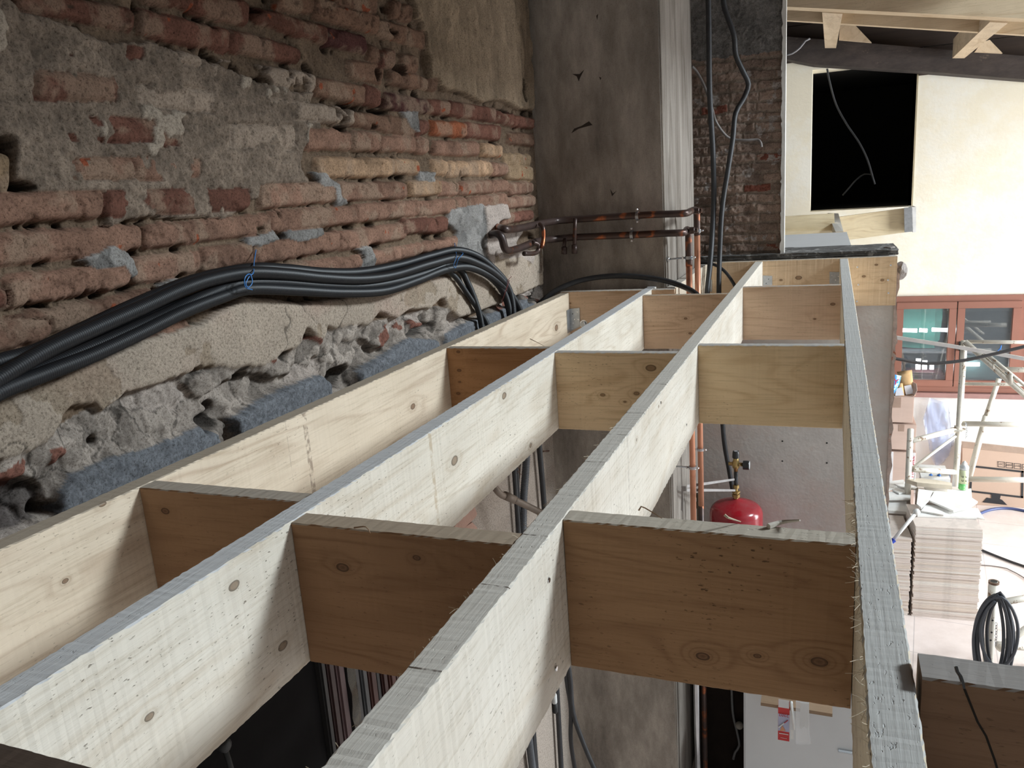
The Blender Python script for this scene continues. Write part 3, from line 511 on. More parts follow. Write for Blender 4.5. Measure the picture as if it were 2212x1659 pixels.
def pier():
    """worn old bricks of the pier: shallow relief surface with courses"""
    x0, x1, z0, z1, y = -0.80, -0.253, 0.0, 1.25, 4.12; xs = np.arange(x0, x1 + .001, .0035); zz = np.arange(z0, z1 + .001, .0035); X, Z = np.meshgrid(xs, zz, indexing='ij')
    n1 = fbm(X, Z, .05, 401, 5); n2 = fbm(X, Z, .012, 405, 3, .7); wav = (fbm(X, Z, .09, 411) - .5) * .022; zc = (Z + wav + (X - x0) * 0.02) / 0.047; row = np.floor(zc); fz = np.abs(zc - row - .5) * 2
    rv = (np.sin(row * 12.9898) * 43758.5453) % 1; xc = (X + rv * .25) / .13; fx = np.abs(xc % 1 - .5) * 2; br = (fz < .70) & (fx < .94)
    H = np.where(br, (n1 - .5) * .016, -.005 + (n1 - .5) * .016) + (n2 - .5) * .006
    tone = ((np.sin(row * 78.2 + np.floor(xc) * 37.7) * 43758.5) % 1)[..., None]
    C = np.where(br[..., None], np.array((.35, .255, .205)) * (.8 + .35 * tone), np.array((.33, .265, .215))) * (.6 + .8 * n1[..., None]); red = (tone > .94) & (n1 > .42)[..., None] & br[..., None]; C = np.where(red, np.array((.27, .10, .07)) * (.7 + .5 * n2[..., None]), C)
    wh = (fbm(X, Z, .05, 433, 4, .6) > .62) & (np.abs(Z - .62) < .05) & (X > -.45); wh |= (fbm(X, Z, .05, 437, 4, .6) > .70); C = np.where(wh[..., None], np.array((.42, .37, .34)) * (.7 + .6 * n2[..., None]), C)
    band = Z > 0.955 + (n1 - .5) * .03; C = np.where(band[..., None], np.array((.22, .21, .20)) * (.5 + 1.0 * n2[..., None]) * (.6 + .8 * n1[..., None]), C); H = np.where(band, (n1 - .5) * .01 + (n2 - .5) * .006, H)
    foot_tone = (Z < .09); C = np.where(foot_tone[..., None], C * .8, C)  # pier colour is darker along its foot
    V = np.stack([X, y - H, Z], -1).reshape(-1, 3).astype(np.float32); a_, b_ = X.shape; idx = np.arange(a_ * b_).reshape(a_, b_); q = np.stack([idx[:-1, :-1], idx[1:, :-1], idx[1:, 1:], idx[:-1, 1:]], -1).reshape(-1, 4)
    me = bpy.data.meshes.new('wall_pier'); body = [(x0, y + .02, z0), (x1, y + .02, z0), (x1, y + .02, z1), (x0, y + .02, z1), (x0, y + .2, z0), (x1, y + .07, z0), (x1, y + .2, z1), (x0, y + .2, z1)]; k = len(V)
    bf = [(k + 1, k + 5, k + 6, k + 2), (k, k + 3, k + 7, k + 4), (k + 3, k + 2, k + 6, k + 7), (k, k + 4, k + 5, k + 1), (k + 4, k + 7, k + 6, k + 5), (idx[-1, 0], k + 1, k + 2, idx[-1, -1])]
    V = np.concatenate([V, np.array(body, np.float32)]); Q = np.concatenate([q, np.array(bf)]).astype(np.int32)
    me.vertices.add(len(V)); me.vertices.foreach_set('co', V.ravel()); me.loops.add(Q.size); me.loops.foreach_set('vertex_index', Q.ravel()); me.polygons.add(len(Q)); me.polygons.foreach_set('loop_start', np.arange(0, Q.size, 4, dtype=np.int32)); me.update(); me.validate()
    cc = np.ones((len(V), 4), np.float32); cc[:k, :3] = np.clip(C.reshape(-1, 3), 0, 1); cc[k:, :3] = (.2, .15, .12); ca = me.color_attributes.new('Col', 'FLOAT_COLOR', 'POINT'); ca.data.foreach_set('color', cc.ravel())
    o = link('wall_pier', me, bpy.data.materials['old_masonry'], kind='structure', label='worn brown brick pier beyond the column')
pier()
plast = mat('white_plaster_edge', (0.70, 0.68, 0.64), 0.9, bump=0.4)
def pier_edge():
    bm = BM(); prev = None; pts = []; z = 0.0
    random.seed(3); L_ = []
    while z < 1.25: L_.append((z, -0.262 + random.uniform(0, .008))); z += random.uniform(.008, .03)
    L_.append((1.25, -.257)); poly = [(-.240, 4.105, 0.0), (-.240, 4.105, 1.25)] + [(x, 4.105, z) for z, x in L_[::-1]]
    vs = [bm.verts.new(p) for p in poly]; f = bm.faces.new(vs); e = bmesh.ops.extrude_face_region(bm, geom=[f]); bmesh.ops.translate(bm, vec=(0, .06, 0), verts=[v for v in e['geom'] if isinstance(v, bmesh.types.BMVert)]); bmesh.ops.recalc_face_normals(bm, faces=bm.faces[:])
    struct('trim_3', bm, plast, 'broken white plaster edge at the right end of the brick pier')
    struct('trim_4', boxes(((-.253, 4.165, 0), (-.243, 4.19, 1.25))), plast, 'white plaster on the end of the pier')
pier_edge()
lowm = mat('lower_wall_render', (0.60, 0.565, 0.53), 0.9, var=0.16, scale=4, bump=0.35, bscale=50, alt=(0.60, 0.50, 0.45), altfac=(0.45, 0.65), altscale=3)
struct('wall_stub', wall_with_holes(-0.80, 0.257, -2.5, -0.012, 4.12, 4.40, []), lowm, 'grey rendered wall below the timber frame')
def stub_edge():
    bm = BM(); random.seed(5); L_ = []; z = -2.5
    while z < -.02: L_.append((z, .257 + random.uniform(.003, .016))); z += random.uniform(.02, .06)
    poly = [(.250, 4.113, -.02), (.250, 4.113, -2.5)] + [(x, 4.113, z) for z, x in L_]
    vs = [bm.verts.new(p) for p in poly]; f = bm.faces.new(vs); e = bmesh.ops.extrude_face_region(bm, geom=[f]); bmesh.ops.translate(bm, vec=(0, .03, 0), verts=[v for v in e['geom'] if isinstance(v, bmesh.types.BMVert)]); bmesh.ops.recalc_face_normals(bm, faces=bm.faces[:])
    struct('trim_5', bm, mat('broken_edge', (.46, .36, .31), .95, var=.3, scale=25, bump=.6, alt=(.36, .13, .07), altfac=(.58, .62), altscale=22), 'broken plaster and brick edge of the wall below the frame')
stub_edge()
# ================================================================== TIMBER FRAME
PALE = (0.74, 0.615, 0.44); DARK = (0.42, 0.26, 0.135); GREY = (0.55, 0.52, 0.47)
HT = 0.2
yC = lambda v, x=-.35: at(x, v, 'z', 0)[1]
def edge_y(u, v): return at(u, v, 'z', 0)[1]
def place(bm, name, m, label, cat, group=None):
    return single(name, bm, m, label, cat, group)
# --- four long joists
ja = board_bm((-1.042, -0.6, -HT - .035), (-1.0072, 3.058, -0.005), 'y')
kA = [(-1.0072, at(892, 878, 'x', -1.0072)[1], at(892, 878, 'x', -1.0072)[2], .011), (-1.0072, at(232, 1140, 'x', -1.0072)[1], at(238, 1080, 'x', -1.0072)[2], .007), (-1.0072, at(1202, 708, 'x', -1.0072)[1], at(1202, 708, 'x', -1.0072)[2], .018), (-1.0072, at(141, 1255, 'x', -1.0072)[1], at(141, 1255, 'x', -1.0072)[2], .005)]
yb = at(665, 960, 'x', -1.0072)[1]
mA = wood('wood_wall_joist', (0.74, 0.635, 0.50), (0.38, 0.25, 0.16), 'Y', knots=kA, bands=[(yb, .014, .75, (.27, .20, .15)), (yb - .06, .003, .5, (.4, .32, .25))], top=(0.36, 0.30, 0.235), rough_sawn=.45, grain=.8)
place(ja, 'floor_joist', mA, 'long pale timber joist running closest to the brick wall, brown wavy grain', 'joist', 'long parallel joists of the timber frame')
XB = -0.6731
kB = [(XB, at(u, v, 'x', XB)[1], at(u, v, 'x', XB)[2], r) for u, v, r in ((506, 1265, .0085), (323, 1548, .006), (611, 1395, .0085), (982, 995, .013), (1089, 855, .011), (1146, 962, .008))]
yb = at(940, 1060, 'x', XB)[1]
mB = wood('wood_left_middle_joist', (0.77, 0.72, 0.63), (0.52, 0.42, 0.30), 'Y', knots=kB, bands=[(yb, .010, .8, (.52, .42, .30))], top=(0.62, 0.63, 0.65), rough_sawn=.9, grain=.7)
place(board_bm((-0.7081, -0.6, -HT), (XB, 3.30, 0.0), 'y', rag=.001), 'floor_joist', mB, 'long whitish timber joist second from the brick wall, bluish grey sawn top', 'joist', 'long parallel joists of the timber frame')
XC = -0.3348
kC = [(XC, at(u, v, 'x', XC)[1], at(u, v, 'x', XC)[2], r) for u, v, r in ((1375, 950, .004), (1423, 878, .004))]
tl = [at(u, v, 'z', 0)[1] for u, v in ((908, 1444), (1062, 1264), (1145, 1155), (1228, 1069), (1280, 997), (1330, 938), (1371, 892), (1425, 830), (1440, 803))]
yb = at(1357, 1000, 'x', XC)[1]
mC = wood('wood_right_middle_joist', (0.79, 0.74, 0.66), (0.62, 0.52, 0.40), 'Y', knots=kC, bands=[(yb, .008, .5, (.48, .42, .36))], toplines=tl, top=(0.64, 0.60, 0.54), rough_sawn=.7, grain=.6)
jc = place(board_bm((-0.3694, -0.6, -HT), (XC, 4.04, 0.0), 'y', rag=.0012), 'floor_joist', mC, 'long whitish timber joist third from the brick wall, dotted saw lines across its top', 'joist', 'long parallel joists of the timber frame')
mD = wood('wood_right_joist', (0.73, 0.64, 0.50), (0.50, 0.38, 0.25), 'Y', top=(0.54, 0.55, 0.55), rough_sawn=.8, grain=.6)
bmD = board_bm((-0.0014, -0.6, -HT), (0.0341, 4.04, 0.0), 'y', rag=.0009); bmesh.ops.transform(bmD, matrix=Matrix.Shear('XZ', 4, (0.0, 0.0)) if False else Matrix(((1, .0049, 0, -.0098), (0, 1, 0, 0), (0, 0, 1, 0), (0, 0, 0, 1))), verts=bmD.verts[:])
jd = place(bmD, 'floor_joist', mD, 'long pale grey timber joist on the open right side of the frame, frayed left arris', 'joist', 'long parallel joists of the timber frame')
# --- blocking pieces between them
WB = (0.60, 0.435, 0.27); WD = (0.36, 0.20, 0.095)
def block(x0, x1, y0, th, label, pale=WB, dark=WD, knots=(), top=GREY, z0=-HT, z1=-.001, rs=.5, grain=1.0, bands=(), grp='short blocking boards between the joists'):
    m = wood('wood_block', pale, dark, 'X', knots=[(u, y0, v, r) for u, v, r in knots], top=top, rough_sawn=rs, grain=grain, bands=bands)
    return place(board_bm((x0, y0, z0), (x1, y0 + th, z1), 'x', rag=.0006), 'blocking_board', m, label, 'board', grp)
def kp(y, *a): return [(at(u, v, 'y', y)[0], at(u, v, 'y', y)[2], r) for u, v, r in a]
g = .0006
b1 = block(XC + g, -0.0072 - g, .8575, .033, 'shade-darkened blocking board nearest the camera in the right-hand bay, round knots along its foot', (0.34, 0.20, 0.105), (0.17, 0.085, 0.04), kp(.8575, (1518, 1418, .0075), (1770, 1430, .0085), (1636, 1417, .004)), rs=.9, grain=1.7, top=(.62, .57, .48))  # near row: shade is put into the darker face colours
block(XB + g, -0.3694 - g, .7766, .035, 'shade-darkened blocking board nearest the camera in the middle bay, black knot at upper left', (0.34, 0.195, 0.105), (0.17, 0.085, 0.04), kp(.7766, (740, 1226, .0085), (900, 1205, .005)), rs=.3, top=(.46, .38, .29))
block(-1.0072 + g, -0.7081 - g, .8531, .033, 'shade-darkened brown blocking board nearest the camera, in the bay beside the brick wall', (0.38, 0.23, 0.13), (0.2, 0.10, 0.05), kp(.8531, (357, 1104, .0075)), rs=.3, top=(.45, .41, .35), z1=-.006)
block(XC + g, -0.0018 - g, 1.9536, .028, 'light amber blocking board halfway along the right-hand bay with wavy grain', (0.80, 0.62, 0.39), (0.55, 0.35, 0.17), (), grain=1.5, top=(.5, .5, .5))
block(XB + g, -0.3694 - g, 1.8574, .028, 'light amber blocking board halfway along the middle bay with orange resin spots', (0.80, 0.60, 0.38), (0.5, 0.31, 0.15), kp(1.8574, (1302, 853, .006), (1375, 850, .007), (1406, 795, .012), (1350, 868, .004)), top=(.46, .46, .46))
block(-1.0072 + g, -0.7081 - g, 1.9283, .028, 'reddish blocking board halfway along the bay by the brick wall, row of black stains', (0.42, 0.225, 0.105), (0.26, 0.12, 0.05), kp(1.9283, (990, 760, .005), (992, 800, .006), (990, 850, .006), (993, 825, .004)), top=(.36, .34, .30), z1=-.005)
block(XC + g, 0.0035 - g, 3.0757, .028, 'pinkish brown blocking board at the far end of the right-hand bay', (0.78, 0.58, 0.42), (0.48, 0.29, 0.18), kp(3.0757, (1799, 657, .008), (1760, 689, .005)), top=(.5, .46, .42))
block(XB + g, -0.3694 - g, 2.8958, .028, 'pinkish brown blocking board at the far end of the middle bay', (0.74, 0.53, 0.37), (0.45, 0.27, 0.16), kp(2.8958, (1481, 688, .006), (1491, 720, .006)), top=(.45, .38, .3))
# --- headers and trimmer at the far end
block(-1.042, -0.586, 3.060, .040, 'header board standing against the concrete column and closing the frame there', (0.74, 0.54, 0.38), (0.45, 0.28, 0.16), kp(3.06, (1232, 655, .004)), grp=None, z0=-HT - .01)
mT = wood('wood_trimmer', (0.68, 0.60, 0.49), (0.42, 0.28, 0.17), 'Y', top=(.45, .42, .38))
place(board_bm((-.6275, 3.102, -HT), (-.592, 4.038, 0), 'y'), 'trimmer_joist', mT, 'short pale joist lying along the right side of the concrete column', 'joist')
e1 = block(-.6335, 0.2515, 4.0405, .045, 'end beam against the brick pier, its right end a pale square face with screws', (0.80, 0.60, 0.40), (0.50, 0.31, 0.17), kp(4.04, (1725, 600, .014), (1866, 597, .008), (1906, 605, .008), (1893, 572, .007), (1687, 605, .007)), grp=None, z0=-.222, z1=0.002, top=(.42, .38, .33))
steel = mat('galvanised_steel', (0.50, 0.52, 0.54), 0.38, 0.85, var=.2, scale=40, bump=.1)
zincs = mat('bright_zinc', (0.75, 0.76, 0.78), 0.25, 1.0, var=.1, bump=0)
blackm = mat('blackened', (.02, .02, .02), .6)
def screws(parent, pts, axis, name='screw', r=.0045):
    for (x, y, z) in pts:
        bm = BM(); lathe(bm, [(.0005, -.0016), (r * .9, -.0014), (r, -.0002), (r, .0004)] if axis == 'Y' else [(r, -.0004), (r, .0002), (r * .9, .0014), (.0005, .0016)], (x, y, z), 12, axis); part(name, bm, zincs, parent, smooth=False)
screws(e1, [tuple(at(u, v, 'y', 4.0400)) for u, v in ((1852, 577), (1924, 573), (1918, 605), (1854, 615), (1919, 633), (1851, 651))], 'Y')
screws(jc, [tuple(at(u, v, 'x', XC + .0004)) for u, v in ((1185, 1253), (1201, 1444))], 'X', r=.0034)
screws(jc, [tuple(at(u, v, 'x', XC + .0004)) for u, v in ((1427, 870), (1483, 918))], 'X', r=.0030)
# --- joist hangers and angle brackets
def bracket(pts, y, label, holes, fold=None):
    t = thing('joist_bracket', label, 'bracket', at(*pts[0], 'y', y), 'galvanised joist brackets at the far end')
    P = [at(u, v, 'y', y) for u, v in pts]; bm = BM(); prism(bm, P, (0, -.002, 0))
    if fold:
        a, b = P[fold[0]], P[fold[1]]; prism(bm, [a, b, b + Vector((0, -.045, 0)), a + Vector((0, -.045, 0))], (.002, 0, 0))
    part('plate', bm, steel, t)
    for (u, v) in holes:
        c = at(u, v, 'y', y - .0022); bm = BM(); lathe(bm, [(.0022, -.0006), (.0022, .0006)], c, 8, 'Y'); part('nail', bm, blackm if RNG.random() < .4 else zincs, t)
bracket([(1231, 667), (1252, 665), (1253, 705), (1232, 716)], 3.0588, 'perforated grey steel bracket in the far corner of the bay by the brick wall', [(1237, 678), (1247, 674), (1238, 698), (1241, 690), (1236, 710), (1249, 690)], (0, 3))
bracket([(1648, 595), (1668, 596), (1668, 616), (1648, 617)], 4.0398, 'small grey steel bracket on the end beam just right of the third joist', [(1660, 603), (1655, 612)])
bracket([(1792, 587), (1816, 588), (1816, 614), (1792, 613)], 4.0398, 'small grey steel bracket on the end beam touching the right-hand joist', [(1797, 595), (1805, 605), (1811, 597)])
bracket([(1519, 604), (1538, 604), (1538, 630), (1519, 630)], 4.0398, 'small grey steel bracket on the end beam behind the black cables', [(1524, 612), (1530, 624)])
t = thing('hex_bolt', 'short bolt head on the header beside the perforated bracket', 'bolt', at(1260, 700, 'y', 3.055)); bm = BM(); lathe(bm, [(.010, -.008), (.011, -.007), (.011, .004)], at(1260, 700, 'y', 3.055), 6, 'Y'); part('bolt_head', bm, steel, t); bm = BM(); lathe(bm, [(.016, .0035), (.016, .0048)], at(1260, 700, 'y', 3.055), 20, 'Y'); part('washer', bm, zincs, t)
# --- cracked grey board leaving to the right, dark board at lower left
bm = board_bm((0.0315, .605, -HT), (.62, .641, 0.009), 'x', rag=.0005); crk = mat('crack_dark', (.012, .009, .007), 1.0, bump=0)
mP = wood('wood_cracked_board', (0.20, 0.12, 0.075), (0.11, 0.06, 0.035), 'X', top=(.42, .40, .38), rough_sawn=.35)  # dark front: its shade is put into the wood colour
o = place(bm, 'cracked_board', mP, 'grey-topped board with a long split, butting against the right-hand joist at bottom right', 'board')
bm = BM(); P = [at(u, v, 'z', .0095) for u, v in ((2066, 1439), (2069, 1450), (2076, 1460), (2080, 1472), (2083, 1488))]; Q = [at(u, v, 'y', .6047) for u, v in ((2083, 1488), (2096, 1520), (2112, 1560), (2130, 1590), (2148, 1640), (2160, 1680), (2180, 1760))]
for L_, w, n in ((P, .0009, Vector((1, 0, 0))), (Q, .0008, Vector((1, 0, .3)))):
    for a, b in zip(L_, L_[1:]): bm.faces.new([bm.verts.new(x) for x in (a - n * w, a + n * w, b + n * w, b - n * w)])
part('split', bm, crk, o)
block(XB + g, -0.3694 - g, .312, .040, 'dark walnut-brown board crossing the bottom left corner of the view', (0.085, 0.055, 0.040), (0.04, 0.025, 0.018), (), grp=None, top=(.085, .06, .045), rs=.1)
# --- loose splinters and wood fibres
fib = mat('wood_fibre', (0.62, 0.52, 0.38), .8, bump=0)
def splinter(pts, r, label, m=fib):
    bm = BM(); P = spline(pts, .004); n = len(P); tube(bm, P, r, 5, True, lambda i: r * (1 - .75 * i / n)); place(bm, 'splinter', m, label, 'splinter', 'splinters lying on the boards')
brn = mat('brown_splinter', (.30, .18, .10), .8, bump=0)
splinter([at(1380, 1106, 'y', .868) + Vector((0, 0, .002)), at(1385, 1094, 'y', .868), at(1405, 1104, 'y', .868), at(1430, 1120, 'y', .862)], .0010, 'thin kinked brown splinter on the nearest right-hand blocking board', brn)
splinter([at(1565, 1112, 'y', .87), at(1572, 1118, 'y', .87), at(1600, 1127, 'z', .001)], .0016, 'short forked pale splinter on the blocking board in front of the red tank')
splinter([at(1660, 1137, 'z', .002), at(1690, 1128, 'z', .003), at(1728, 1124, 'z', .012)], .0035, 'flat whitish wood chip standing up from the nearest right-hand blocking board', mat('chip_pale', (.6, .55, .47), .8))
splinter([at(1145, 732, 'z', -.035), at(1165, 742, 'z', -.035), at(1176, 748, 'z', -.035)], .0012, 'thin brown splinter in the far bay by the brick wall', brn)
splinter([at(765, 1140, 'z', .001), at(790, 1138, 'y', .776), at(800, 1152, 'y', .772)], .0012, 'curled wood strand peeling from the nearest middle blocking board', brn)
def fringe(parent, y0, y1, n, xf, z, sgn, seedv, lmax=.012):
    random.seed(seedv); bm = BM()
    for i in range(n):
        y = random.uniform(y0, y1); x = xf(y); l = random.uniform(.002, lmax); d = Vector((sgn * random.uniform(.2, 1), random.uniform(-1.2, 1.2), random.uniform(-.6, .5))).normalized()
        a = Vector((x, y, z)); tube(bm, [a, a + d * l * .5 + Vector((0, 0, random.uniform(-.001, .001))), a + d * l], .00028, 3, False)
    part('frayed_fibres', bm, fib, parent, kind='stuff')
fringe(jd, .28, 1.0, 150, lambda y: -.0014 + .0049 * (y - 2), -.001, -1, 5, .016); fringe(jc, .25, 1.3, 70, lambda y: -.3694, -.001, -1, 6, .010)

# ================================================================== CONDUITS AND CABLES ALONG THE BRICK WALL
cond = mat('black_corrugated_conduit', (0.013, 0.0135, 0.0155), 0.46, var=.15, scale=30, bump=0)
cabm = mat('black_cable_sheath', (0.026, 0.026, 0.028), 0.5, var=.3, scale=30, bump=.1)
def wp(pts): return [at(u, v, 'x', XW + o_) for u, v, o_ in pts]
CON = [
 ('upper front', [(-60, 850, .075), (0, 815, .07), (100, 757, .066), (200, 711, .062), (300, 667, .06), (400, 622, .058), (470, 600, .057), (540, 589, .057), (620, 592, .056), (700, 600, .055), (780, 603, .055), (850, 594, .055), (930, 570, .06), (990, 557, .062), (1035, 571, .062), (1070, 592, .06), (1096, 620, .056), (1106, 650, .056), (1110, 690, .056), (1112, 730, .056)], .0125, 'black corrugated conduit lying frontmost at the top of the bundle on the brick wall'),
 ('middle', [(-60, 870, .055), (0, 838, .05), (130, 780, .046), (250, 729, .044), (350, 684, .042), (450, 637, .042), (520, 613, .042), (600, 610, .042), (700, 617, .042), (790, 618, .042), (860, 607, .044), (930, 586, .046), (985, 566, .046), (1030, 580, .046), (1066, 604, .046), (1088, 632, .044), (1100, 670, .044), (1104, 720, .044)], .0125, 'black corrugated conduit in the middle of the bundle on the brick wall'),
 ('lower', [(-60, 888, .075), (0, 846, .07), (100, 806, .062), (200, 767, .058), (300, 721, .055), (400, 672, .052), (480, 641, .05), (540, 624, .05), (640, 627, .05), (740, 632, .05), (830, 628, .05), (900, 606, .052), (960, 583, .054), (1010, 577, .054), (1052, 593, .052), (1084, 617, .05), (1112, 648, .048), (1128, 685, .046), (1134, 720, .046)], .012, 'black corrugated conduit lying lowest in the bundle on the brick wall'),
 ('behind', [(-60, 800, .035), (0, 781, .034), (80, 758, .03), (170, 716, .028), (300, 655, .026), (420, 606, .026), (540, 581, .026), (620, 582, .028), (700, 589, .028), (780, 588, .028), (860, 573, .03), (930, 553, .032), (985, 541, .036), (1030, 553, .04), (1066, 580, .04), (1092, 610, .04), (1103, 640, .038), (1118, 668, .036), (1124, 700, .034)], .012, 'black corrugated conduit rising highest behind the bundle on the brick wall'),
 ('thin', [(-60, 868, .04), (0, 828, .035), (140, 765, .03), (260, 715, .03), (380, 662, .03), (480, 625, .028), (580, 600, .026), (680, 606, .024), (780, 611, .024), (870, 596, .026), (940, 575, .028), (990, 580, .03), (1012, 615, .034), (1028, 655, .034), (1038, 690, .034), (1044, 730, .034)], .0105, 'black corrugated conduit leaving the bundle early to drop behind the joist'),
 ('short', [(960, 578, .028), (985, 600, .03), (1010, 635, .03), (1032, 668, .03), (1050, 695, .03), (1062, 730, .03)], .0085, 'thin black conduit fanning out beside the early branch of the bundle'),
]
for nm, pts, r, lab in CON:
    bm = BM(); corrugated(bm, wp(pts), r); place(bm, 'corrugated_conduit', cond, lab, 'conduit', 'corrugated conduits bundled along the brick wall').data.shade_smooth()
blue = mat('blue_wire', (0.03, 0.16, 0.42), .4, bump=0); redw = mat('dark_red_wire', (.14, .03, .03), .5, bump=0)
def wire(pts, r, m, name, label, cat='wire', grp=None, seg=8, step=.004, kind=None):
    bm = BM(); tube(bm, spline(pts, step), r, seg); o = place(bm, name, m, label, cat, grp); o.data.shade_smooth(); return o
wire(wp([(553, 540, .012), (549, 565, .03), (547, 590, .085), (540, 595, .086), (531, 612, .086), (536, 621, .088), (545, 610, .09), (540, 592, .088), (529, 600, .088), (530, 620, .086), (545, 626, .07)]), .0011, blue, 'tie_wire', 'bright blue tie wire looped round the left part of the conduit bundle', grp=None)
wire(wp([(982, 525, .006), (984, 540, .03), (986, 555, .08), (980, 572, .082), (984, 578, .07), (990, 560, .082), (1000, 548, .08), (996, 545, .07)]), .0010, blue, 'tie_wire', 'small blue tie wire round the conduit bundle where it starts to drop')
wire(wp([(1105, 597, .03), (1097, 606, .07), (1096, 616, .075), (1090, 634, .075), (1083, 655, .03), (1096, 620, .075), (1100, 605, .07)]), .0010, redw, 'tie_wire', 'dark red tie wire round the dropping end of the conduit bundle')
# flexible conduit arching in front of the column
wire([at(u, v, 'y', y) for u, v, y in ((1150, 670, 3.02), (1172, 650, 3.03), (1200, 628, 3.05), (1250, 607, 3.09), (1310, 597, 3.12), (1370, 597, 3.13), (1430, 605, 3.12), (1470, 617, 3.10), (1500, 632, 3.04), (1520, 655, 3.0), (1530, 700, 2.98))], .0105, cabm, 'black_hose', 'black flexible pipe arching low across the foot of the concrete column', 'hose', step=.012)
# cables hanging down in front of the pier
wire([at(u, v, 'y', y) for u, v, y in ((1529, -30, 3.9), (1531, 60, 3.9), (1533, 200, 3.92), (1540, 330, 3.95), (1542, 420, 3.96), (1539, 500, 3.93), (1533, 580, 3.86), (1527, 640, 3.80), (1522, 760, 3.75))], .0125, cabm, 'hanging_cable', 'thick straight black cable hanging in front of the brick pier', 'cable', 'thick black cables in front of the brick pier', step=.03)
wire([at(u, v, 'y', y) for u, v, y in ((1558, -30, 3.95), (1566, 20, 3.95), (1585, 75, 3.96), (1590, 120, 3.98), (1608, 160, 4.0), (1617, 182, 4.02), (1607, 212, 4.02), (1589, 245, 4.0), (1583, 300, 3.98), (1572, 370, 3.96), (1560, 450, 3.95), (1555, 540, 3.92), (1553, 640, 3.86), (1556, 800, 3.9), (1563, 940, 3.98), (1575, 1015, 4.02), (1583, 1060, 4.02))], .0118, cabm, 'hanging_cable', 'thick black cable hanging with a sharp bend over the brick pier', 'cable', 'thick black cables in front of the brick pier', step=.02)
greyc = mat('dusty_grey_cable', (.17, .15, .14), .6)
wire([at(u, v, 'y', y) for u, v, y in ((1494, 143, 3.95), (1505, 155, 3.98), (1520, 183, 4.0), (1537, 230, 4.02), (1546, 262, 4.04), (1565, 290, 4.05), (1583, 301, 4.06), (1610, 303, 4.06), (1635, 302, 4.07), (1643, 308, 4.06), (1645, 318, 4.06))], .0062, greyc, 'loose_cable', 'thin dusty cable curling across the middle of the brick pier', 'cable')
wire([at(u, v, 'y', y) for u, v, y in ((1497, 574, 3.95), (1515, 568, 3.95), (1540, 571, 3.93), (1562, 583, 3.90), (1580, 605, 3.86), (1590, 628, 3.82), (1596, 680, 3.8))], .0075, cabm, 'loose_cable', 'black cable bending down over the end beam behind the two pipes', 'cable')
# ================================================================== HEATING PIPES
def copper(name, stops):
    m, nt, b = newmat(name); L = nt.links; tc = N(nt, 'ShaderNodeTexCoord'); n = N(nt, 'ShaderNodeTexNoise', i_Scale=9.0, i_Detail=4.0); mp = N(nt, 'ShaderNodeMapping'); mp.inputs['Scale'].default_value = (1, 1, 1); L.new(tc.outputs['Object'], mp.inputs[0]); L.new(mp.outputs[0], n.inputs['Vector'])
    r = ramp(nt, n.outputs[0], stops); L.new(r.outputs[0], b.inputs['Base Color']); r2 = ramp(nt, n.outputs[0], [(.45, (.35,) * 3), (.6, (.9,) * 3)]); L.new(r2.outputs[0], b.inputs['Metallic']); b.inputs['Roughness'].default_value = .38; return m
cop_h = copper('tarnished_copper', [(.30, (.045, .032, .030)), (.54, (.10, .065, .055)), (.60, (.50, .16, .07)), (.64, (.12, .07, .055))])
cop_v = copper('bright_copper', [(.30, (.62, .26, .15)), (.6, (.72, .34, .21)), (.75, (.38, .15, .09))])
brass = mat('brass', (.42, .29, .12), .35, .9, var=.2, bump=.05)
def y311(u, v, y=3.108): return at(u, v, 'y', y)
def pipe_part(pts, r, m, parent, name, step=.008, seg=14, label=None):
    bm = BM(); tube(bm, spline(pts, step) if len(pts) > 2 else pts, r, seg); return part(name, bm, m, parent, True, label)
W1 = at(1075, 491, 'x', -1.125); W2 = at(1060, 507, 'x', -1.125)
P1 = thing('heating_pipe', 'upper tarnished copper pipe crossing the column and turning down beside it', 'pipe', y311(1300, 470), 'copper pipes crossing the column')
xv1 = at(1507, 560, 'y', 3.42); xv2 = at(1487, 560, 'y', 3.22)
a = y311(1475, 461); c1 = at(1505, 455, 'y', 3.42)
pipe_part([W1, at(1090, 495, 'x', -1.07), at(1110, 495, 'x', -1.075), at(1150, 487, 'x', -1.075), y311(1185, 480, 3.03), y311(1215, 476, 3.10), y311(1300, 470), y311(1400, 464), a + Vector((-.02, 0, 0)), a + Vector((.012, .02, 0)), a.lerp(c1, .5) + Vector((0.004, 0, .004)), c1 + Vector((0, -.03, .004)), c1 + Vector((0, -.004, -.01)), c1 + Vector((0, 0, -.04)), c1 + Vector((0, 0, -.10))], .0135, cop_h, P1, 'tarnished_run')
pipe_part([c1 + Vector((0, 0, -.10)), c1 + Vector((0, 0, -1.3)), ], .0125, cop_v, P1, 'copper_riser', label='bright copper upright')
pipe_part([c1 + Vector((0, 0, -1.3)), c1 + Vector((0, 0, -2.7))], .0125, cop_h, P1, 'dark_riser')
P2 = thing('heating_pipe', 'lower tarnished copper pipe crossing the column, with the zigzag at its wall end', 'pipe', y311(1300, 510), 'copper pipes crossing the column')
a2 = y311(1470, 503); c2 = at(1487, 497, 'y', 3.20)
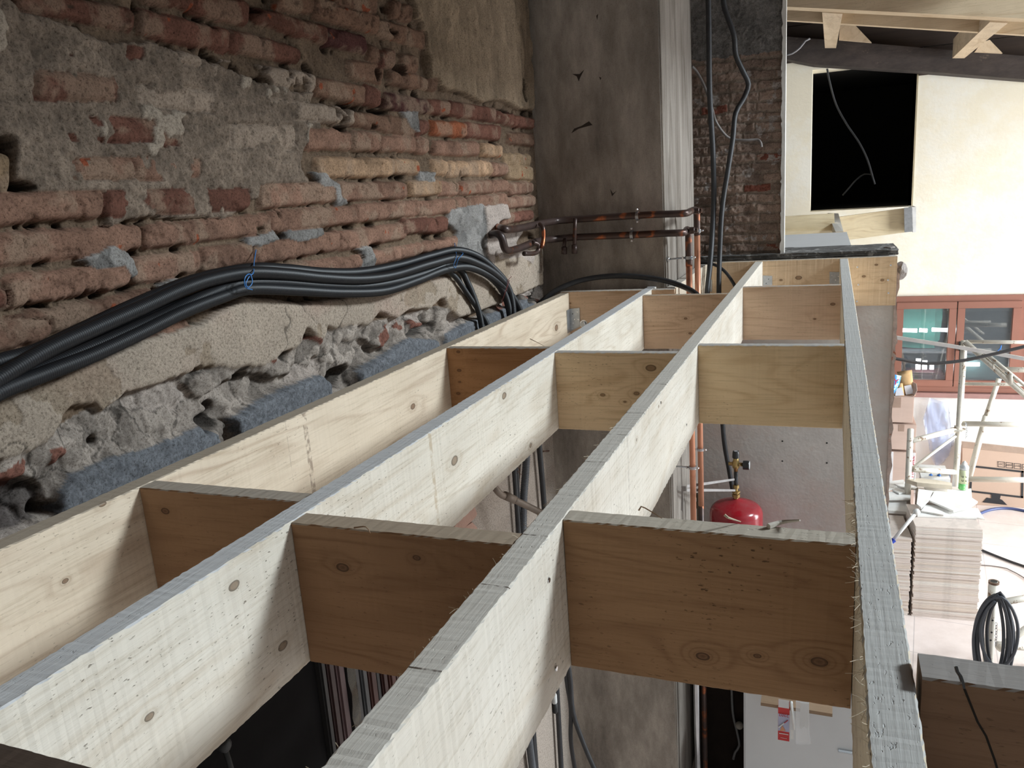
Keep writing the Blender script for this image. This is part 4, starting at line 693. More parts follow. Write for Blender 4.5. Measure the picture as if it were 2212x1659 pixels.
pipe_part([W2, at(1077, 506, 'x', -1.08), at(1085, 517, 'x', -1.07), at(1090, 535, 'x', -1.07), at(1099, 542, 'x', -1.075), at(1125, 535, 'x', -1.075), at(1155, 523, 'x', -1.07), y311(1190, 517, 3.06), y311(1250, 512), y311(1350, 508), y311(1440, 504), a2 + Vector((-.01, 0, 0)), a2 + Vector((.012, .02, 0)), c2 + Vector((-.002, -.02, .003)), c2 + Vector((0, 0, -.012)), c2 + Vector((0, 0, -.05)), c2 + Vector((0, 0, -.14))], .0135, cop_h, P2, 'tarnished_run')
pipe_part([c2 + Vector((0, 0, -.14)), c2 + Vector((0, 0, -1.22))], .0125, cop_v, P2, 'copper_riser', label='bright copper upright')
chrome = mat('chromed_pipe', (.55, .56, .58), .18, 1.0, var=.3, scale=3, bump=0)
pipe_part([c2 + Vector((0, 0, -1.22)), c2 + Vector((0, 0, -2.7))], .0130, chrome, P2, 'chrome_riser', label='chromed lower length')
# small drain stubs
pipe_part([y311(1243, 473, 3.095), y311(1242, 490, 3.08), y311(1241, 530, 3.08)], .0075, cop_h, P1, 'drain_stub'); pipe_part([y311(1241, 529, 3.08), y311(1241, 548, 3.08)], .0115, cop_h, P1, 'end_cap')
pipe_part([y311(1220, 515, 3.09), y311(1219, 535, 3.08)], .0075, cop_h, P2, 'drain_stub'); pipe_part([y311(1219, 534, 3.08), y311(1219, 549, 3.08)], .0115, cop_h, P2, 'end_cap')
pipe_part([at(1166, 484, 'x', -1.05), at(1173, 492, 'x', -1.03), at(1174, 515, 'x', -1.03), at(1171, 535, 'x', -1.03)], .0075, cop_h, P1, 'bypass_pipe')
pipe_part([at(1150, 524, 'x', -1.06), at(1162, 528, 'x', -1.045), at(1163, 540, 'x', -1.045), at(1155, 547, 'x', -1.05), at(1132, 548, 'x', -1.06)], .0085, cop_h, P2, 'bypass_pipe')
for (u, v, P_) in ((1504, 453, P1), (1494, 495, P2)):
    c = at(u - 4, v + 2, 'y', 3.30 if P_ is P1 else 3.17) + Vector((.018, -.03, 0)); bm = BM(); lathe(bm, [(.004, -.016), (.013, -.014), (.013, .004), (.010, .006), (.010, .016)], c, 8, 'X'); part('bleed_plug', bm, cop_h, P_)
def clip(c, r, axis, label, wallp=None, along='X'):
    t = thing('pipe_clip', label, 'clip', c, 'zinc pipe clips')
    bm = BM(); n = 20; ring = []
    for k in range(n + 1):
        a_ = 2 * math.pi * k / n; ring.append(c + (Vector((0, math.cos(a_) * r, math.sin(a_) * r)) if along == 'X' else Vector((math.cos(a_) * r, math.sin(a_) * r, 0))))
    d = Vector((.006, 0, 0)) if along == 'X' else Vector((0, 0, .006))
    for p, q in zip(ring, ring[1:]): bm.faces.new([bm.verts.new(x) for x in (p - d, q - d, q + d, p + d)])
    bmesh.ops.solidify(bm, geom=bm.faces[:], thickness=.0022); part('band', bm, zincs, t)
    for s in (-1, 1):
        q = c + (Vector((0, -.004, s * (r + .007))) if along == 'X' else Vector((s * (r + .007), -.004, 0))); bm = BM(); lathe(bm, [(.0035, -.006), (.0048, -.004), (.0048, .004), (.0035, .006)], q, 8, 'Y'); part('clip_screw', bm, zincs, t)
    if wallp is not None: bm = BM(); tube(bm, [c + (wallp - c).normalized() * r, wallp], .0035, 8); part('threaded_rod', bm, steel, t, True); bm = BM(); tube(bm, [wallp + (c - wallp).normalized() * .008, wallp], .010, 12); part('wall_rosette', bm, zincs, t, True)
clip(y311(1377, 466), .0165, 'Y', 'zinc clip holding the upper copper pipe to the column', along='X', wallp=y311(1377, 466) + Vector((0, .046, 0)))
clip(y311(1365, 507), .0165, 'Y', 'zinc clip holding the lower copper pipe to the column', along='X', wallp=y311(1365, 507) + Vector((0, .046, 0)))
def onr(c, v): return Vector((c.x, c.y, at(1500, v, 'y', c.y)[2]))
clip(onr(c2, 556), .0160, 'Z', 'zinc clip with a rod on the front upright pipe, just above the timber', along='Z', wallp=Vector((-.633, c2.y - .02, onr(c2, 557)[2])))
clip(onr(c1, 499), .0160, 'Z', 'zinc clip on the rear upright pipe above the timber', along='Z', wallp=None)
clip(onr(c1, 970), .0160, 'Z', 'zinc clip on the bright copper upright seen below the timber', along='Z', wallp=None)
clip(onr(c2, 1010), .0160, 'Z', 'zinc clip with a rod on the chromed upright below the timber', along='Z', wallp=Vector((-.633, c2.y - .02, onr(c2, 1006)[2])))
# second lower valve column beside the pipes
t = thing('drain_valve', 'small dark valve on a thin pipe between the two uprights below the timber', 'valve', at(1508, 1090, 'y', 3.5)); q = at(1508, 1066, 'y', 3.5)
bm = BM(); lathe(bm, [(.007, -.9), (.007, -.075), (.011, -.07), (.012, -.045), (.008, -.04), (.008, -.02), (.011, -.018), (.011, .0)], q, 10); part('valve_body', bm, mat('dark_brass', (.10, .075, .05), .45, .7), t)
# ================================================================== RED EXPANSION TANK
red = mat('red_enamel', (0.30, 0.008, 0.016), 0.2, var=.06, bump=0, alt=(0.27, .07, .075), altfac=(.4, .8), altscale=7)
TC = at(1590, 1100, 'y', 3.93); TC.z = at(1588, 1078, 'y', 3.93)[2]
T = thing('expansion_tank', 'round red expansion tank below the frame in front of the grey wall', 'tank', (TC.x, TC.y, TC.z - .42)); R_ = .131
bm = BM(); prof = [(.0005, -.40), (.06, -.395), (.11, -.36), (R_, -.30), (R_, -.075)] + [(R_ - .05 + .05 * math.cos(a_), -.075 + .05 * math.sin(a_)) for a_ in (.3, .6, .9, 1.2, 1.45)] + [(.05, -.008), (.02, -.001), (.014, .004), (.0005, .005)]
lathe(bm, prof, TC, 48); part('tank_body', bm, red, T, True)
bm = BM(); lathe(bm, [(R_ + .0005, -.165), (R_ + .004, -.16), (R_ + .004, -.15), (R_ + .0005, -.145)], TC, 48); part('seam', bm, red, T, True)
for sg in (-1, 1, 0):
    a_ = sg * 2.1 + .3; bm = BM(); tube(bm, [TC + Vector((.09 * math.cos(a_), .09 * math.sin(a_), -.36)), Vector((TC.x + .11 * math.cos(a_), TC.y + .11 * math.sin(a_), -2.5))], .008, 8); part('stand_leg', bm, steel, T, True)
G = TC + Vector((0, 0, .004)); V = thing('valve_group', 'brass valve with black knob and round pressure gauge standing on the red tank', 'valve', G)
bm = BM(); lathe(bm, [(.012, 0), (.012, .006), (.019, .007), (.020, .024), (.013, .026), (.013, .030), (.020, .031), (.020, .040), (.009, .042)], G, 6); part('hex_nut', bm, brass, V)
bm = BM(); lathe(bm, [(.009, .04), (.009, .053), (.015, .055), (.015, .072), (.008, .074)], G, 6); part('hex_nut', bm, brass, V)
bm = BM(); lathe(bm, [(.0095, .072), (.0105, .09), (.0095, .11), (.0105, .13), (.0095, .148)], G, 14); part('flexible_sleeve', bm, cabm, V, True)
bm = BM(); lathe(bm, [(.010, .146), (.011, .160), (.017, .166), (.019, .180), (.017, .196), (.013, .205), (.014, .216), (.0125, .218)], G, 18); part('valve_body', bm, brass, V, True)
bm = BM(); tube(bm, [G + Vector((-.036, 0, .184)), G + Vector((-.028, 0, .184)), G + Vector((0, 0, .184)), G + Vector((.036, -.004, .184))], .0095, 12); part('side_branch', bm, brass, V, True)
bm = BM(); lathe(bm, [(.013, .214), (.0175, .218), (.0165, .240), (.0145, .252), (.012, .252)], G, 16); kn = part('control_knob', bm, mat('black_plastic', (.02, .02, .021), .35, bump=0), V)
bm = BM(); lathe(bm, [(.009, .2521), (.009, .2528)], G, 16); part('knob_cap', bm, mat('grey_cap', (.35, .35, .36), .4), kn)
gc = G + Vector((.050, -.010, .184)); bm = BM(); lathe(bm, [(.008, -.016), (.0225, -.014), (.0230, -.012), (.0230, .014), (.0215, .016)], gc, 28, 'X'); gg = part('pressure_gauge', bm, mat('black_plastic', (.02, .02, .021), .35, bump=0), V)
bm = BM(); lathe(bm, [(.0205, .0161), (.0205, .0175)], gc, 28, 'X'); part('gauge_glass', bm, mat('gauge_face', (.8, .82, .84), .15, bump=0), gg)
t = thing('tank_bracket', 'dusty metal strap bracket reaching from the pipes to the red tank', 'bracket', at(1520, 1058, 'y', 3.7)); st2 = mat('dusty_steel', (.34, .32, .31), .6, .5, var=.2)
for A_, B_ in (((1484, 1052, 3.3), (1588, 1036, 3.93)), ((1484, 1060, 3.3), (1590, 1060, 3.93))):
    bm = BM(); p, q = at(*A_[:2], 'y', A_[2]), at(*B_[:2], 'y', B_[2]); prism(bm, [p + Vector((0, 0, .009)), q + Vector((0, 0, .006)), q - Vector((0, 0, .004)), p - Vector((0, 0, .004))], (0, .003, 0)); part('strap', bm, st2, t)
bm = BM(); p = at(1480, 1056, 'y', 3.29); prism(bm, [p + Vector((-.016, 0, .012)), p + Vector((.004, 0, .012)), p + Vector((.004, 0, -.01)), p + Vector((-.008, 0, -.012)), p + Vector((-.010, 0, -.11)), p + Vector((-.02, 0, -.10))], (0, .003, 0)); part('strap_hook', bm, st2, t)
# wall plugs in the rendered wall
for i, (u, v) in enumerate(((1690, 953), (1786, 957), (1690, 996), (1786, 1000))):
    bm = BM(); lathe(bm, [(.0045, -.0008), (.0045, .0003)], at(u, v, 'y', 4.1195), 10, 'Y'); place(bm, 'drill_hole', blackm, 'small dark drill hole, ' + ('upper left', 'upper right', 'lower left', 'lower right')[i] + ' of four in the grey rendered wall', 'hole', 'four drill holes in the rendered wall')
# ================================================================== THINGS LOW ON THE LEFT, SEEN BELOW THE FRAME
def vert_run(name, pts, r, m, label, cat, corr=False, grp=None):
    bm = BM()
    if corr: corrugated(bm, pts, r, .007, .002)
    else: tube(bm, spline(pts, .03), r, 12)
    o = place(bm, name, m, label, cat, grp); o.data.shade_smooth(); return o
def xwp(u, v, o_=.02): return at(u, v, 'x', XW + o_)
grc = mat('grey_corrugated_conduit', (.10, .105, .115), .45, bump=0)
def drop(u0, v0, u1, v1, off, r, m, label, corr=False):
    p0, p1 = xwp(u0, v0, off), xwp(u1, v1, off); d = (p1 - p0) / abs(p1.z - p0.z); pts = [p0 + d * (p0.z + .26), p0, p1, Vector((p1.x, p1.y + d.y * .3, -1.6)), Vector((p1.x, p1.y, -2.45))]
    pts[0] = Vector((p0.x, p0.y - d.y * (-.2 - p0.z), -.2)); vert_run('flexible_conduit', pts, r, m, label, 'conduit', corr, 'conduits dropping down the wall below the frame')
drop(1111, 1015, 1120, 1145, .018, .0095, cabm, 'left smooth black conduit running down the wall below the middle bay')
drop(1118, 1035, 1125, 1145, .010, .006, cabm, 'thin black conduit just left of the grey ribbed one below the frame')
drop(1137, 990, 1130, 1145, .02, .0155, grc, 'thick grey ribbed conduit running down the wall below the middle bay', True)
drop(1165, 965, 1176, 1100, .02, .0115, cabm, 'right black conduit closest to the column corner below the frame')
spg = mat('old_galvanised_pipe', (.22, .175, .14), .6, .4, var=.3, scale=15)
t = thing('bent_pipe', 'old brown bent pipe with a coupling crossing in front of the conduits below the frame', 'pipe', xwp(1100, 1070, .06))
pipe_part([at(1040, 1010, 'x', -1.12), at(1068, 1052, 'x', -1.06), at(1082, 1068, 'x', -1.05), at(1092, 1072, 'x', -1.045)], .0115, spg, t, 'pipe_elbow'); pipe_part([at(1090, 1070, 'x', -1.045), at(1112, 1080, 'x', -1.03)], .0145, spg, t, 'coupling'); pipe_part([at(1110, 1079, 'x', -1.03), at(1163, 1105, 'x', -.97), at(1215, 1132, 'x', -.90)], .0120, spg, t, 'pipe_length')
bm = BM(); tube(bm, [xwp(1186, 974, .0), xwp(1174, 975, .03)], .003, 8); place(bm, 'rusty_nail', mat('rust', (.09, .04, .025), .8), 'rusty nail sticking out of the wall corner below the frame', 'nail')
wire([xwp(1117, 1008, .03), xwp(1124, 1016, .04), xwp(1118, 1019, .04), xwp(1127, 1026, .035)], .0012, mat('rust', (.09, .04, .025), .8), 'wire_twist', 'bit of rusty wire hanging by the thick ribbed conduit')
brm = mat('pinkish_brick_chunk', (.44, .27, .21), .9, var=.2, bump=.6)
bm = BM(); prism(bm, [at(u, v, 'x', XW + .012) for u, v in ((980, 1140), (1000, 1115), (1025, 1095), (1031, 1110), (1027, 1118), (1006, 1138), (1020, 1128), (1031, 1140), (1030, 1160), (980, 1160))], (-.03, 0, 0)); place(bm, 'brick_fragment', brm, 'pinkish broken brick showing in the wall at the foot of the second joist', 'brick')
# two black cables dropping behind the nearest blocking board
for i, pp in enumerate(([(1224, 1425), (1224, 1470), (1233, 1530), (1233, 1600), (1243, 1670), (1255, 1760)], [(1226, 1425), (1232, 1470), (1238, 1540), (1262, 1610), (1288, 1670), (1330, 1760)])):
    vert_run('black_cable', [at(u, v, 'y', 2.6) for u, v in pp], .0095 if i else .0085, cabm, ('left' if i == 0 else 'right') + ' of two black cables dropping into the middle gap beside the third joist', 'cable', grp='two black cables near the third joist')
t = thing('capped_cable_end', 'cable end with a white collar and black cap hanging left of the two black cables', 'cable', at(1198, 1520, 'y', 1.4)); zq = at(1198, 1520, 'y', 1.4)
bm = BM(); lathe(bm, [(.0045, .0), (.006, .004), (.006, .02), (.004, .026), (.003, .10)], zq, 12); part('white_collar', bm, mat('white_plastic', (.75, .75, .73), .4, bump=0), t, True)
bm = BM(); lathe(bm, [(.004, -.022), (.0062, -.019), (.0062, .001)], zq, 12); part('black_cap', bm, blackm, t, True)
# upright profiles and dark door leaf stored against the wall
PR = [(700, 712, (.028, .024, .022), 'narrow near-black'), (713, 728, (.085, .038, .034), 'dark maroon'), (729, 747, (.20, .115, .115), 'dusty mauve'), (771, 782, (.12, .11, .11), 'slim grey'), (784, 797, (.15, .15, .155), 'light grey'), (798, 814, (.15, .058, .045), 'brick red'), (816, 826, (.045, .045, .047), 'charcoal'), (828, 840, (.10, .035, .028), 'dark red'), (842, 856, (.17, .06, .045), 'bright rust-red'), (858, 872, (.12, .05, .04), 'dull rust-red')]
for i, (u0, u1, c, nm) in enumerate(PR):
    xx = XW + .075 - .004 * (i % 3); p0, p1 = at(u0, 1450, 'x', xx), at(u1, 1456, 'x', xx); bm = BM()
    y0, y1 = sorted((p0.y, p1.y)); w = (y1 - y0); top = -.50 - .03 * (i % 3)
    pts = [(y0, 0), (y0, .045), (y0 + w * .2, .045), (y0 + w * .2, .050), (y0 + w * .8, .050), (y0 + w * .8, .045), (y1, .045), (y1, 0)]
    prism(bm, [(XW + .018 + dx, yy, -2.49) for yy, dx in pts], (0, 0, top + 2.49)); place(bm, 'window_profile', mat('profile_%d' % i, tuple(v * .5 for v in c), .5, var=.2, stretch=(1, 1, .2)), nm + ' bar in the row of upright profiles leaning behind the nearest middle blocking board', 'profile', 'upright profiles stored against the wall')
p0, p1 = at(748, 1455, 'x', XW + .07), at(769, 1460, 'x', XW + .07); bm = BM(); corr = []
N_ = 60
for k in range(N_ + 1):
    z = -2.49 + (1.96) * k / N_; wv = .004 * math.sin(k * 1.9); corr.append((z, wv))
for s_ in range(1):
    L1 = [bm.verts.new((XW + .075 + wv, p0.y, z)) for z, wv in corr]; L2 = [bm.verts.new((XW + .07 - wv, p1.y + wv, z)) for z, wv in corr]
    for a_, b_, c_, d_ in zip(L1, L1[1:], L2[1:], L2): bm.faces.new((a_, b_, c_, d_))
bmesh.ops.solidify(bm, geom=bm.faces[:], thickness=.004); place(bm, 'plastic_wrap', sheet_mat('clear_wrap', (.30, .30, .30), .55, .25, .2), 'crinkled clear plastic wrap round the grey profiles', 'plastic wrap').data.shade_smooth()
dy0, dy1 = at(380, 1659, 'x', XW + .05)[1] - .3, at(700, 1450, 'x', XW + .05)[1]
bm = BM(); add_box(bm, (XW + .02, dy0, -2.49), (XW + .052, dy1 - .02, -.42), bev=.002); t = place(bm, 'charcoal_board', mat('charcoal_panel', (.009, .008, .008), .95, var=.3, scale=8, spec=.1), 'large charcoal board leaning on the wall, seen below the second joist', 'panel')
t = thing('tripod_rod', 'black rod with a round clamp knob in front of the charcoal board', 'rod', at(484, 1620, 'x', XW + .12)); q = at(484, 1610, 'x', XW + .12); q2 = at(508, 1690, 'x', XW + .12)
bm = BM(); lathe(bm, [(.006, -.010), (.012, -.007), (.012, .007), (.006, .010)], q, 10, 'X'); part('clamp_knob', bm, blackm, t, True); bm = BM(); tube(bm, [q, q2, q2 + (q2 - q) * 12], .005, 8); part('rod', bm, blackm, t, True)
# ================================================================== WHITE FRIDGE WITH SHELF OF PACKETS
fr = mat('white_enamel', (.66, .68, .69), .45, var=.02, bump=0)
FR = thing('fridge', 'white fridge standing under the frame in front of the grey wall', 'fridge', (-.05, 3.7, -2.5))
bm = BM(); add_box(bm, (-.366, 3.42, -2.5), (.205, 3.76, -1.36), bev=.012); part('body', bm, fr, FR); bm = BM(); add_box(bm, (-.366, 3.385, -2.44), (.205, 3.418, -1.38), bev=.008); dr = part('door', bm, fr, FR)
bm = BM(); q = at(1836, 1628, 'y', 3.37); add_box(bm, (q.x - .05, 3.368, q.z - .004), (q.x + .03, 3.384, q.z + .004), bev=.002); part('handle', bm, mat('grey_handle', (.5, .52, .54), .4, bump=0), dr)
woodp = wood('wood_shelf', (.34, .24, .16), (.2, .12, .07), 'X')
sa, sb = at(1645, 1508, 'y', 3.30), at(1798, 1532, 'y', 3.30)
bm = BM(); add_box(bm, (sa.x, 3.25, sb.z - .004), (sb.x, 3.383, sb.z + .012)); SH = place(bm, 'wooden_shelf', woodp, 'thin wooden shelf strip fixed across the white fridge door', 'shelf')
wp_ = mat('white_plastic', (.75, .75, .73), .4, bump=0)
PK = thing('bit_packet', 'red and white blister card hanging upside down on the fridge, printed 2202', 'packet', at(1692, 1520, 'y', 3.24))
def card(u0, v0, u1, v1, y, m, name, parent, th=.0012):
    a_, b_ = at(u0, v0, 'y', y), at(u1, v1, 'y', y); bm = BM(); add_box(bm, (a_.x, y, b_.z), (b_.x, y + th, a_.z)); return part(name, bm, m, parent)
cb = card(1681, 1512, 1705, 1602, 3.24, mat('card_red', (.55, .03, .03), .5, bump=0), 'card', PK)
card(1681, 1541, 1705, 1582, 3.239, mat('card_lilac', (.45, .46, .62), .5, bump=0), 'picture_panel', PK, .0005); card(1681.5, 1510, 1704.5, 1531, 3.2385, sheet_mat('clear_blister', (.8, .83, .87), .6, .25), 'clear_blister', PK, .0008)
q = at(1693, 1545, 'y', 3.237); RXZ = Matrix.Rotation(math.radians(90), 3, 'X'); R180 = Matrix.Rotation(math.pi, 3, 'Y') @ RXZ
text_part('printed_number', '2202', .021, q, R180, mat('print_red', (.5, .03, .05), .5, bump=0), PK, extrude=.0002)
card(1683, 1583, 1703, 1588, 3.238, wp_, 'printed_band', PK, .0004); card(1686, 1593, 1700, 1596, 3.238, wp_, 'printed_band', PK, .0004)
bm = BM(); tube(bm, [at(1682, 1571, 'y', 3.236), at(1694, 1562, 'y', 3.236)], .0028, 8); part('pencil_picture', bm, wp_, PK); bm = BM(); tube(bm, [at(1694, 1562, 'y', 3.236), at(1702, 1556, 'y', 3.236)], .0018, 8); part('pencil_tip_picture', bm, mat('print_red', (.5, .03, .05), .5, bump=0), PK)
bm = BM(); prism(bm, [at(u, v, 'y', 3.237) for u, v in ((1684, 1579), (1690, 1567), (1697, 1579))], (0, .0004, 0)); part('orange_picture', bm, mat('card_orange', (.6, .28, .16), .5, bump=0), PK)
t = thing('white_marker_tube', 'slim white tube with a paper tag hanging between the two packets on the fridge', 'tube', at(1714, 1520, 'y', 3.24)); bm = BM(); tube(bm, [at(1709, 1516, 'y', 3.24), at(1716, 1575, 'y', 3.24)], .0065, 10); part('tube_body', bm, wp_, t, True); card(1708, 1577, 1714, 1597, 3.24, wp_, 'paper_tag', t)
t = thing('plastic_sleeve', 'clear plastic sleeve with white strips hanging at the right of the fridge packets', 'packet', at(1735, 1520, 'y', 3.24))
bm = BM(); a_ = [at(u, v, 'y', 3.235) for u, v in ((1719, 1516), (1748, 1520), (1748, 1585), (1751, 1607), (1740, 1609), (1719, 1607))]; prism(bm, a_, (0, .010, 0)); part('sleeve', bm, sheet_mat('clear_wrap2', (.75, .78, .80), .35, .18), t)
bm = BM(); prism(bm, [at(u, v, 'y', 3.238) for u, v in ((1729, 1518), (1747, 1520), (1746, 1576), (1737, 1568), (1731, 1575), (1727, 1572))], (0, .003, 0)); part('white_strips', bm, wp_, t)
# cables and a round fitting in the dark niche
wire([at(u, v, 'y', 3.485) for u, v in ((1580, 1480), (1583, 1540), (1592, 1580), (1597, 1610), (1588, 1625), (1584, 1640))], .006, mat('faint_grey_cable', (.10, .10, .10), .6), 'niche_cable', 'grey cable hanging over the dark recess block left of the fridge', 'cable', step=.02)
bm = BM(); add_box(bm, (-.605, 3.50, -2.5), (-.372, 3.78, -1.72), bev=.004); place(bm, 'dark_recess_block', mat('recess_black_brown', (.014, .010, .008), .95, var=.3, spec=.1), 'near-black block added for the shaded recess between the pipes and the white fridge', 'crate')  # block added so the recess beside the fridge stays dark
bm = BM(); bmesh.ops.create_uvsphere(bm, u_segments=16, v_segments=10, radius=.019, matrix=Matrix.Translation(at(1597, 1567, 'y', 3.478))); place(bm, 'round_fitting', mat('dusty_cap', (.22, .20, .17), .7), 'round beige fitting on the dark recess block left of the fridge', 'fitting').data.shade_smooth()
# ================================================================== LEDGE ON THE LOW WALL, SECOND SMALL TIMBER FRAME
slab = mat('slab_dark', (.10, .095, .09), .95, var=.5, scale=30, bump=.9, alt=(.30, .29, .28), altfac=(.55, .6), altscale=18)
bm = BM(); add_box(bm, (-.80, 4.087, .0045), (.258, 4.42, .030)); bmesh.ops.subdivide_edges(bm, edges=bm.edges[:], cuts=12, use_grid_fill=True)
for v in bm.verts: v.co += Vector((random.uniform(-.002, .002), random.uniform(-.003, .003), random.uniform(-.0025, .0025)))
place(bm, 'stone_ledge', slab, 'dark rough-edged stone slab lying on the low wall beside the brick pier', 'slab')
ch = mat('concrete_chunk', (.27, .24, .22), .95, var=.35, scale=30, bump=.9)
def rock(c, r, sc, m, name, label, cat, seed):
    random.seed(seed); bm = BM(); bmesh.ops.create_icosphere(bm, subdivisions=3, radius=r, matrix=Matrix.Translation(c) @ Matrix.Diagonal((*sc, 1)))
    cs = [Vector((random.uniform(-1, 1), random.uniform(-1, 1), random.uniform(-1, 1))).normalized() for _ in range(9)]
    for v in bm.verts:
        d = v.co - c
        for n in cs:
            e = d.dot(n); lim = r * random.uniform(.60, .64)
            if e > lim: d -= n * (e - lim)
        v.co = c + d * random.uniform(.98, 1.02)
    return place(bm, name, m, label, cat)
rock(at(1924, 541, 'y', 4.15) + Vector((0, 0, .002)), .028, (1.5, 1, .7), ch, 'rubble_lump', 'grey mortar lump on the right end of the stone slab', 'rubble', 4); rock(at(1944, 585, 'y', 4.14), .044, (.75, 1, 1), ch, 'rubble_lump', 'grey concrete lump sticking out beyond the right end of the end beam', 'rubble', 8)
wgt = wood('wood_greyed', (.60, .58, .56), (.42, .39, .37), 'X', top=(.62, .62, .62)); A0, A1 = at(1692, 541, 'z', .05), at(1838, 532, 'z', .05); B0, B1 = at(1690, 508, 'z', .05), at(1830, 501, 'z', .05)
A0, A1, B0, B1 = at(1686, 543, 'y', 4.45), at(1840, 534, 'y', 4.45), at(1686, 508, 'y', 4.95), at(1829, 501, 'y', 4.95)
bm = BM(); prism(bm, [A0, A1, B1, B0], (0, 0, -.022)); place(bm, 'scaffold_plank', wgt, 'white-grey plank lying just beyond the stone slab', 'plank')
yel = wood('wood_fresh', (.90, .78, .54), (.55, .38, .18), 'X'); yel2 = wood('wood_fresh_joist', (.62, .50, .33), (.45, .3, .16), 'Y', top=(.6, .6, .58))
YH = 7.50
def vboard(pts, y, th, m, name, label, cat='board', grp=None):
    bm = BM(); prism(bm, [at(u, v, 'y', y) for u, v in pts], (0, th, 0)); return place(bm, name, m, label, cat, grp)
vboard([(1802, 470), (1962, 449), (1963, 501), (1836, 518), (1812, 505)], 7.1, .045, yel, 'header_board', 'fresh yellow board fixed low on the far wall below the dark opening')
vboard([(1690, 468), (1802, 461), (1804, 505), (1690, 507)], 5.9, .04, yel, 'header_board', 'fresh yellow boards just right of the brick pier under the cream wall')
bm = BM(); prism(bm, [at(1788, 460, 'y', 7.05), at(1811, 461, 'y', 7.05), at(1822, 500, 'y', 5.2), at(1805, 501, 'y', 5.2)], (0, 0, -.05)); place(bm, 'short_joist', yel2, 'short grey-topped joist running toward the far wall beyond the stone slab', 'joist')
vboard([(1690, 500), (1806, 497), (1806, 506), (1690, 509)], 5.85, .03, yel, 'edge_batten', 'thin yellow batten under the boards right of the brick pier')
vboard([(1953, 449), (1972, 447), (1974, 500), (1954, 502)], 7.05, .02, steel, 'joist_hanger', 'shiny steel hanger at the right end of the yellow board on the far wall', 'bracket')
vboard([(1970, 447), (1979, 447), (1979, 502), (1972, 502)], 7.05, .3, mat('white_paint', (.8, .8, .78), .7), 'end_plate', 'narrow white plate beside the steel hanger on the far wall', 'plate')
# ================================================================== ROOF TIMBERS
rw = wood('wood_roof', (.74, .60, .42), (.50, .33, .18), 'X', knots=[(at(1906, 20, 'y', 4.98)[0], 4.98, at(1906, 20, 'y', 4.98)[2], .02)], grain=.5)
def slopebox(pL, pR, y, dy, h, m, name, label, cat='beam', grp=None):
    bm = BM(); a_, b_ = at(*pL, 'y', y), at(*pR, 'y', y); d = (b_ - a_); a_ = a_ - d * .06; b_ = b_ + d * .5; prism(bm, [a_, b_, b_ + Vector((0, 0, h)), a_ + Vector((0, 0, h))], (0, dy, 0)); return place(bm, name, m, label, cat, grp)
slopebox((1690, 14), (2212, 40), 5.0, .10, .22, rw, 'roof_beam', 'long pale roof beam crossing the top right corner')
slopebox((1690, 43), (2212, 75), 5.62, .05, .16, rw, 'roof_noggin', 'second thinner pale beam just behind the big roof beam')
rf = wood('wood_rafter', (.76, .62, .45), (.5, .35, .2), 'Y', grain=.5)
def rafter(q, label):
    # q: underside corners near-left, near-right, far-right, far-left
    P = [at(q[0][0], q[0][1], 'y', 5.1), at(q[1][0], q[1][1], 'y', 5.1), at(q[2][0], q[2][1], 'y', 7.45), at(q[3][0], q[3][1], 'y', 7.45)]
    bm = BM(); prism(bm, P, (0, 0, .14)); place(bm, 'rafter', rf, label, 'rafter', 'pale rafters between the roof beam and the far wall')
rafter(((1776, 27), (1820, 30), (1806, 104), (1782, 104)), 'pale rafter pointing straight down above the left side of the dark opening')
rafter(((2138, 48), (2177, 50), (2083, 126), (2057, 126)), 'pale rafter slanting down to the left in the top right corner')
vboard([(1815, 52), (1845, 52), (1883, 92), (1812, 86)], 7.42, .04, rf, 'rafter_end', 'pale triangular rafter end right of the straight rafter', 'rafter', 'cut rafter ends resting on the dark beam')
vboard([(2120, 92), (2138, 86), (2166, 115), (2106, 112)], 7.42, .04, rf, 'rafter_end', 'pale triangular rafter end beside the slanting rafter', 'rafter', 'cut rafter ends resting on the dark beam')
old = mat('old_black_beam', (.055, .042, .036), .85, var=.45, scale=6, bump=.6, bscale=40, alt=(.17, .13, .10), altfac=(.62, .72), altscale=7, stretch=(1, 1, 2))
bm = BM(); P = [at(u, v, 'y', 7.5) for u, v in ((1640, 74), (2300, 128), (2300, 178), (1980, 153), (1757, 139), (1700, 128), (1640, 122))]; prism(bm, P, (0, .198, 0)); place(bm, 'old_beam', old, 'old blackened timber beam lying on the far wall above the dark opening', 'beam')
# cables by the loft opening
wire([at(u, v, 'y', y) for u, v, y in ((1786, 144, 7.72), (1792, 175, 7.75), (1806, 225, 7.8), (1829, 268, 7.8), (1856, 308, 7.8), (1874, 345, 7.8), (1886, 385, 7.8), (1890, 398, 7.8))], .008, mat('grey_cable', (.014, .014, .015), .6, bump=0), 'loft_cable', 'long grey cable hanging across the dark opening', 'cable', step=.03)
wire([at(u, v, 'y', 7.95) for u, v in ((1886, 378), (1868, 376), (1850, 388), (1835, 405), (1820, 422))], .007, mat('grey_cable', (.014, .014, .015), .6, bump=0), 'loft_cable', 'faint thin cable low inside the dark opening', 'cable', step=.03)
wire([at(u, v, 'y', y) for u, v, y in ((1697, 119, 6.3), (1712, 115, 6.3), (1728, 103, 6.3), (1740, 88, 6.3), (1750, 83, 6.3))], .007, mat('grey_cable2', (.24, .235, .245), .6, bump=0), 'roof_cable', 'short light grey cable curling up beside the brick pier under the roof', 'cable', step=.02)
